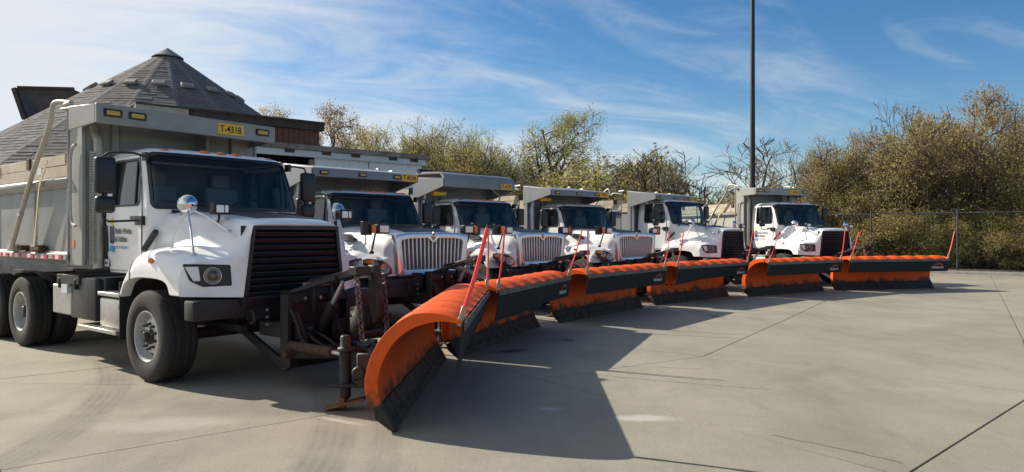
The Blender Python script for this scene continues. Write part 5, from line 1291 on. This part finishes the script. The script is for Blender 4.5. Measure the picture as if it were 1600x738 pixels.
def variant(k):
    if k in TV: return TV[k]
    b = dict(base_z=0)
    if k in ('olive0', 'olive1', 'olive2'): TV[k] = tree_meshes(k, 11+int(k[-1])*7, 21000, .048, OL, [5, 4, 1, 2.5], .19, H=8, stems=2+int(k[-1]) % 2, levels=3, kids=(9, 7, 5), spread=.95, up=.45, r0=.15, bare=.16, **b)
    elif k in ('brown0', 'brown1'): TV[k] = tree_meshes(k, 41+int(k[-1]), 11000, .046, ['leaf_brown', 'leaf_pale', 'leaf_yellow', 'leaf_rust'], [3, 4, 3, 1.5], .18, H=8, stems=2, levels=3, kids=(8, 6, 4), spread=.9, up=.6, r0=.15, bare=.2, **b)
    elif k in ('thin0', 'thin1'): TV[k] = tree_meshes(k, 61+int(k[-1]), 7500, .045, OL, [4, 4, 1.5, 1], .17, H=9, stems=3, levels=3, kids=(7, 5, 4), spread=.65, up=.8, r0=.12, bare=.25, lean=.18, **b)
    elif k == 'round': TV[k] = tree_meshes(k, 75, 20000, .044, OL, [5, 2.5, .4, 4], .20, H=9, stems=1, levels=4, kids=(7, 5, 4, 3), spread=1.15, up=.35, r0=.24, bare=.35, lean=.1, **b)
    elif k == 'airy': TV[k] = tree_meshes(k, 83, 15000, .043, ['leaf_pale', 'leaf_brown', 'leaf_yellow', 'leaf_rust'], [4, 2, 3, 1.5], .18, H=9, stems=1, levels=4, kids=(6, 5, 4, 3), spread=1.2, up=.35, r0=.24, bare=.4, lean=.1, **b)
    elif k == 'bare': TV[k] = tree_meshes(k, 94, 0, .07, OL, [1, 1, 1, 1], .2, H=7, stems=3, levels=4, kids=(6, 5, 4, 3), spread=.85, up=.45, r0=.22, bare=.25, lean=.42, **b)
    elif k in ('bush0', 'bush1'): TV[k] = tree_meshes(k, 121+int(k[-1]), 20000, .048, OL, [5, 2.5, 2, 2.5] if k == 'bush0' else [3, 4, 2.5, 1], .2, H=4, stems=6, levels=2, kids=(8, 6), spread=1.0, up=.35, r0=.10, bare=.05, lean=.55, **b)
    elif k == 'rusty': TV[k] = tree_meshes(k, 151, 19000, .046, ['leaf_rust', 'leaf_olive', 'leaf_yellow', 'leaf_brown'], [2.5, 4, 4, 1.5], .2, H=6, stems=4, levels=3, kids=(7, 5, 3), spread=.95, up=.5, r0=.13, bare=.1, lean=.35, **b)
    return TV[k]
DESC = {'olive': ('leafy_tree', 'olive and yellow leafed tree', 'tree'), 'brown': ('autumn_tree', 'thin tree with dry brown autumn leaves', 'tree'), 'thin': ('slender_tree', 'slender many-stemmed tree with sparse leaves', 'tree'),
        'round': ('round_tree', 'tall tree with a round grey-green crown', 'tree'), 'airy': ('airy_tree', 'airy tree with pale tan leaves', 'tree'), 'bare': ('bare_tree', 'bare leafless tree with spreading branches', 'tree'),
        'bush': ('shrub', 'dense shrub', 'shrub'), 'rusty': ('autumn_tree', 'bushy tree with rust and yellow leaves', 'tree')}
TC = [0]
def plant(k, u, vtop, back, where, sx=1.):
    """stand a tree 'back' metres behind the fence line on the bearing of pixel column u, tall enough to reach row vtop"""
    q = (u-800)/1111; t = (34*q-15)/(.765+.643*q); Y = 34-.643*t+back; X = q*Y
    H = (365.5-vtop)/1111*Y+1.7; tm, cm, z = variant(k); s = H/z; TC[0] += 1; r = random.Random(TC[0]*13)
    base = k.rstrip('0123456789'); nm, d, cat = DESC[base]
    T = thing(nm, d+' '+where, cat, (X, Y, .05), r.uniform(0, 6.28), 'trees and shrubs behind the yard'); T.scale = (s*sx, s*sx, s)
    link('trunk' if cat == 'tree' else 'stems', tm, T)
    if cm: link('crown' if cat == 'tree' else 'foliage', cm, T)
    return T
exec_list = [
 # behind the shed and the left trucks
 ('airy', 512, 160, 4, 'rising past the right end of the brown siding', .9), ('airy', 438, 176, 12, 'just showing over the brown fascia beside the dome', .9),
 ('rusty', 560, 205, 2, 'over the white shed roof, left', 1.0), ('olive0', 612, 190, 3, 'over the middle of the white shed roof', .85), ('olive1', 655, 198, 6, 'over the right end of the white shed roof', .8),
 ('brown1', 692, 188, 4, 'just right of the white shed', .9), ('rusty', 640, 245, 1, 'low behind the right half of the white shed', .9),
 ('olive1', 735, 196, 3, 'over the rolled-edge cab shield', .8), ('thin0', 772, 195, 6, 'left of the tall round crown', .8), ('round', 856, 172, 5, 'tallest in the middle group', .85),
 ('rusty', 800, 225, 2, 'at the foot of the tall round crown, left', 1.0), ('olive2', 842, 250, 1, 'at the foot of the tall round crown, right', 1.0), ('olive0', 745, 245, 1, 'directly above the third truck', 1.1),
 ('bush0', 705, 290, 1, 'above the windshield of the third truck', 1.3), ('olive1', 882, 268, 2, 'above the left end of the fourth cab shield', .9), ('thin1', 915, 288, 6, 'in the low gap above the fourth truck', .8),
 ('bush0', 962, 246, 3, 'above the right end of the fourth cab shield', 1.2), ('olive0', 1002, 236, 2, 'above the low cab shield of the fifth truck', 1.1), ('rusty', 1035, 268, 2, 'just left of the bare tree', .9),
 ('bush1', 925, 318, 1, 'peeping over the fourth cab roof', 1.4), ('bush1', 1075, 312, 1, 'between the two rightmost cab shields', 1.3),
 ('bare', 1100, 208, 2, 'between the fifth truck and the light pole', 1.7), ('thin1', 1152, 286, 7, 'immediately left of the light pole', .8), ('thin0', 1195, 272, 4, 'immediately right of the light pole', .8),
 ('olive1', 588, 208, 4, 'over the white shed, behind the leftmost pair', 1.0), ('rusty', 668, 212, 3, 'low at the right end of the white shed', 1.1), ('olive2', 715, 214, 4, 'over the exhaust pipe of the third truck', 1.0), ('olive0', 790, 216, 5, 'beside the tall round crown, its yellow left neighbour', 1.0), ('rusty', 868, 236, 3, 'under the right side of the tall round crown', 1.0),
 # thicket on the right
 ('olive1', 1232, 268, 2.5, 'above the rightmost cab shield', .9), ('thin1', 1266, 214, 4, 'above the cab of the rightmost truck', .9), ('brown1', 1298, 224, 3, 'above the windshield of the rightmost truck', .9), ('thin0', 1318, 206, 5, 'a little right of the rightmost truck, set back', .85),
 ('olive0', 1352, 224, 2, 'behind the first fence post right of the trucks', .9), ('brown0', 1385, 208, 4, 'between the two clear fence posts, left', .9), ('olive1', 1428, 182, 3, 'between the two clear fence posts, the yellow-green one', 1.0), ('bare', 1428, 146, 6, 'with twigs above the yellow-green crown', .6),
 ('brown0', 1468, 186, 2.5, 'between the two clear fence posts, right', .95), ('brown1', 1505, 182, 5, 'behind the second clear fence post', .9), ('brown0', 1545, 168, 3, 'right of the second clear fence post', 1.0), ('airy', 1585, 136, 5, 'tallest at the right edge of the picture', .9),
 ('olive0', 1605, 205, 2, 'at the right edge, in front of the tallest', .9), ('brown1', 1640, 130, 4, 'half cut off by the right edge', 1.0), ('olive1', 1690, 140, 4, 'beyond the right edge', 1.0),
]
for a in exec_list: plant(*a)
pos = ['left of the rightmost truck', 'behind the nose of the rightmost truck', 'behind the hood mirror of the rightmost truck', 'at the first clear fence post', 'just right of the first clear fence post', 'midway between the clear fence posts', 'a little right of midway between the posts', 'just left of the second clear fence post', 'at the second clear fence post', 'by the kerb right of the last marker rod', 'by the kerb near the right edge', 'at the right edge by the kerb', 'past the right edge', 'well past the right edge']
for n_, (u, w) in enumerate(zip((1185, 1225, 1290, 1345, 1372, 1402, 1436, 1470, 1500, 1532, 1562, 1592, 1630, 1680), pos)):
    plant('bush%d' % (n_ % 2), u, 318+(n_*37 % 5)*9, 2.0+(n_ % 3)*.4, w+', front row', 1.15)
    if n_ % 2: plant('bush%d' % ((n_+1) % 2), u+14, 292+(n_*53 % 5)*9, 4.6+(n_ % 3)*.6, w+', back row', 1.1)
pos2 = ['behind the left truck row', 'low behind the white shed end', 'low behind the third truck', 'low behind the fourth truck', 'low between fourth and fifth trucks', 'low behind the fifth truck', 'low beside the pole foot']
for n_, (u, w) in enumerate(zip((600, 680, 780, 860, 960, 1050, 1140), pos2)): plant('bush%d' % (n_ % 2), u, 305, 1.5, w, 1.5)
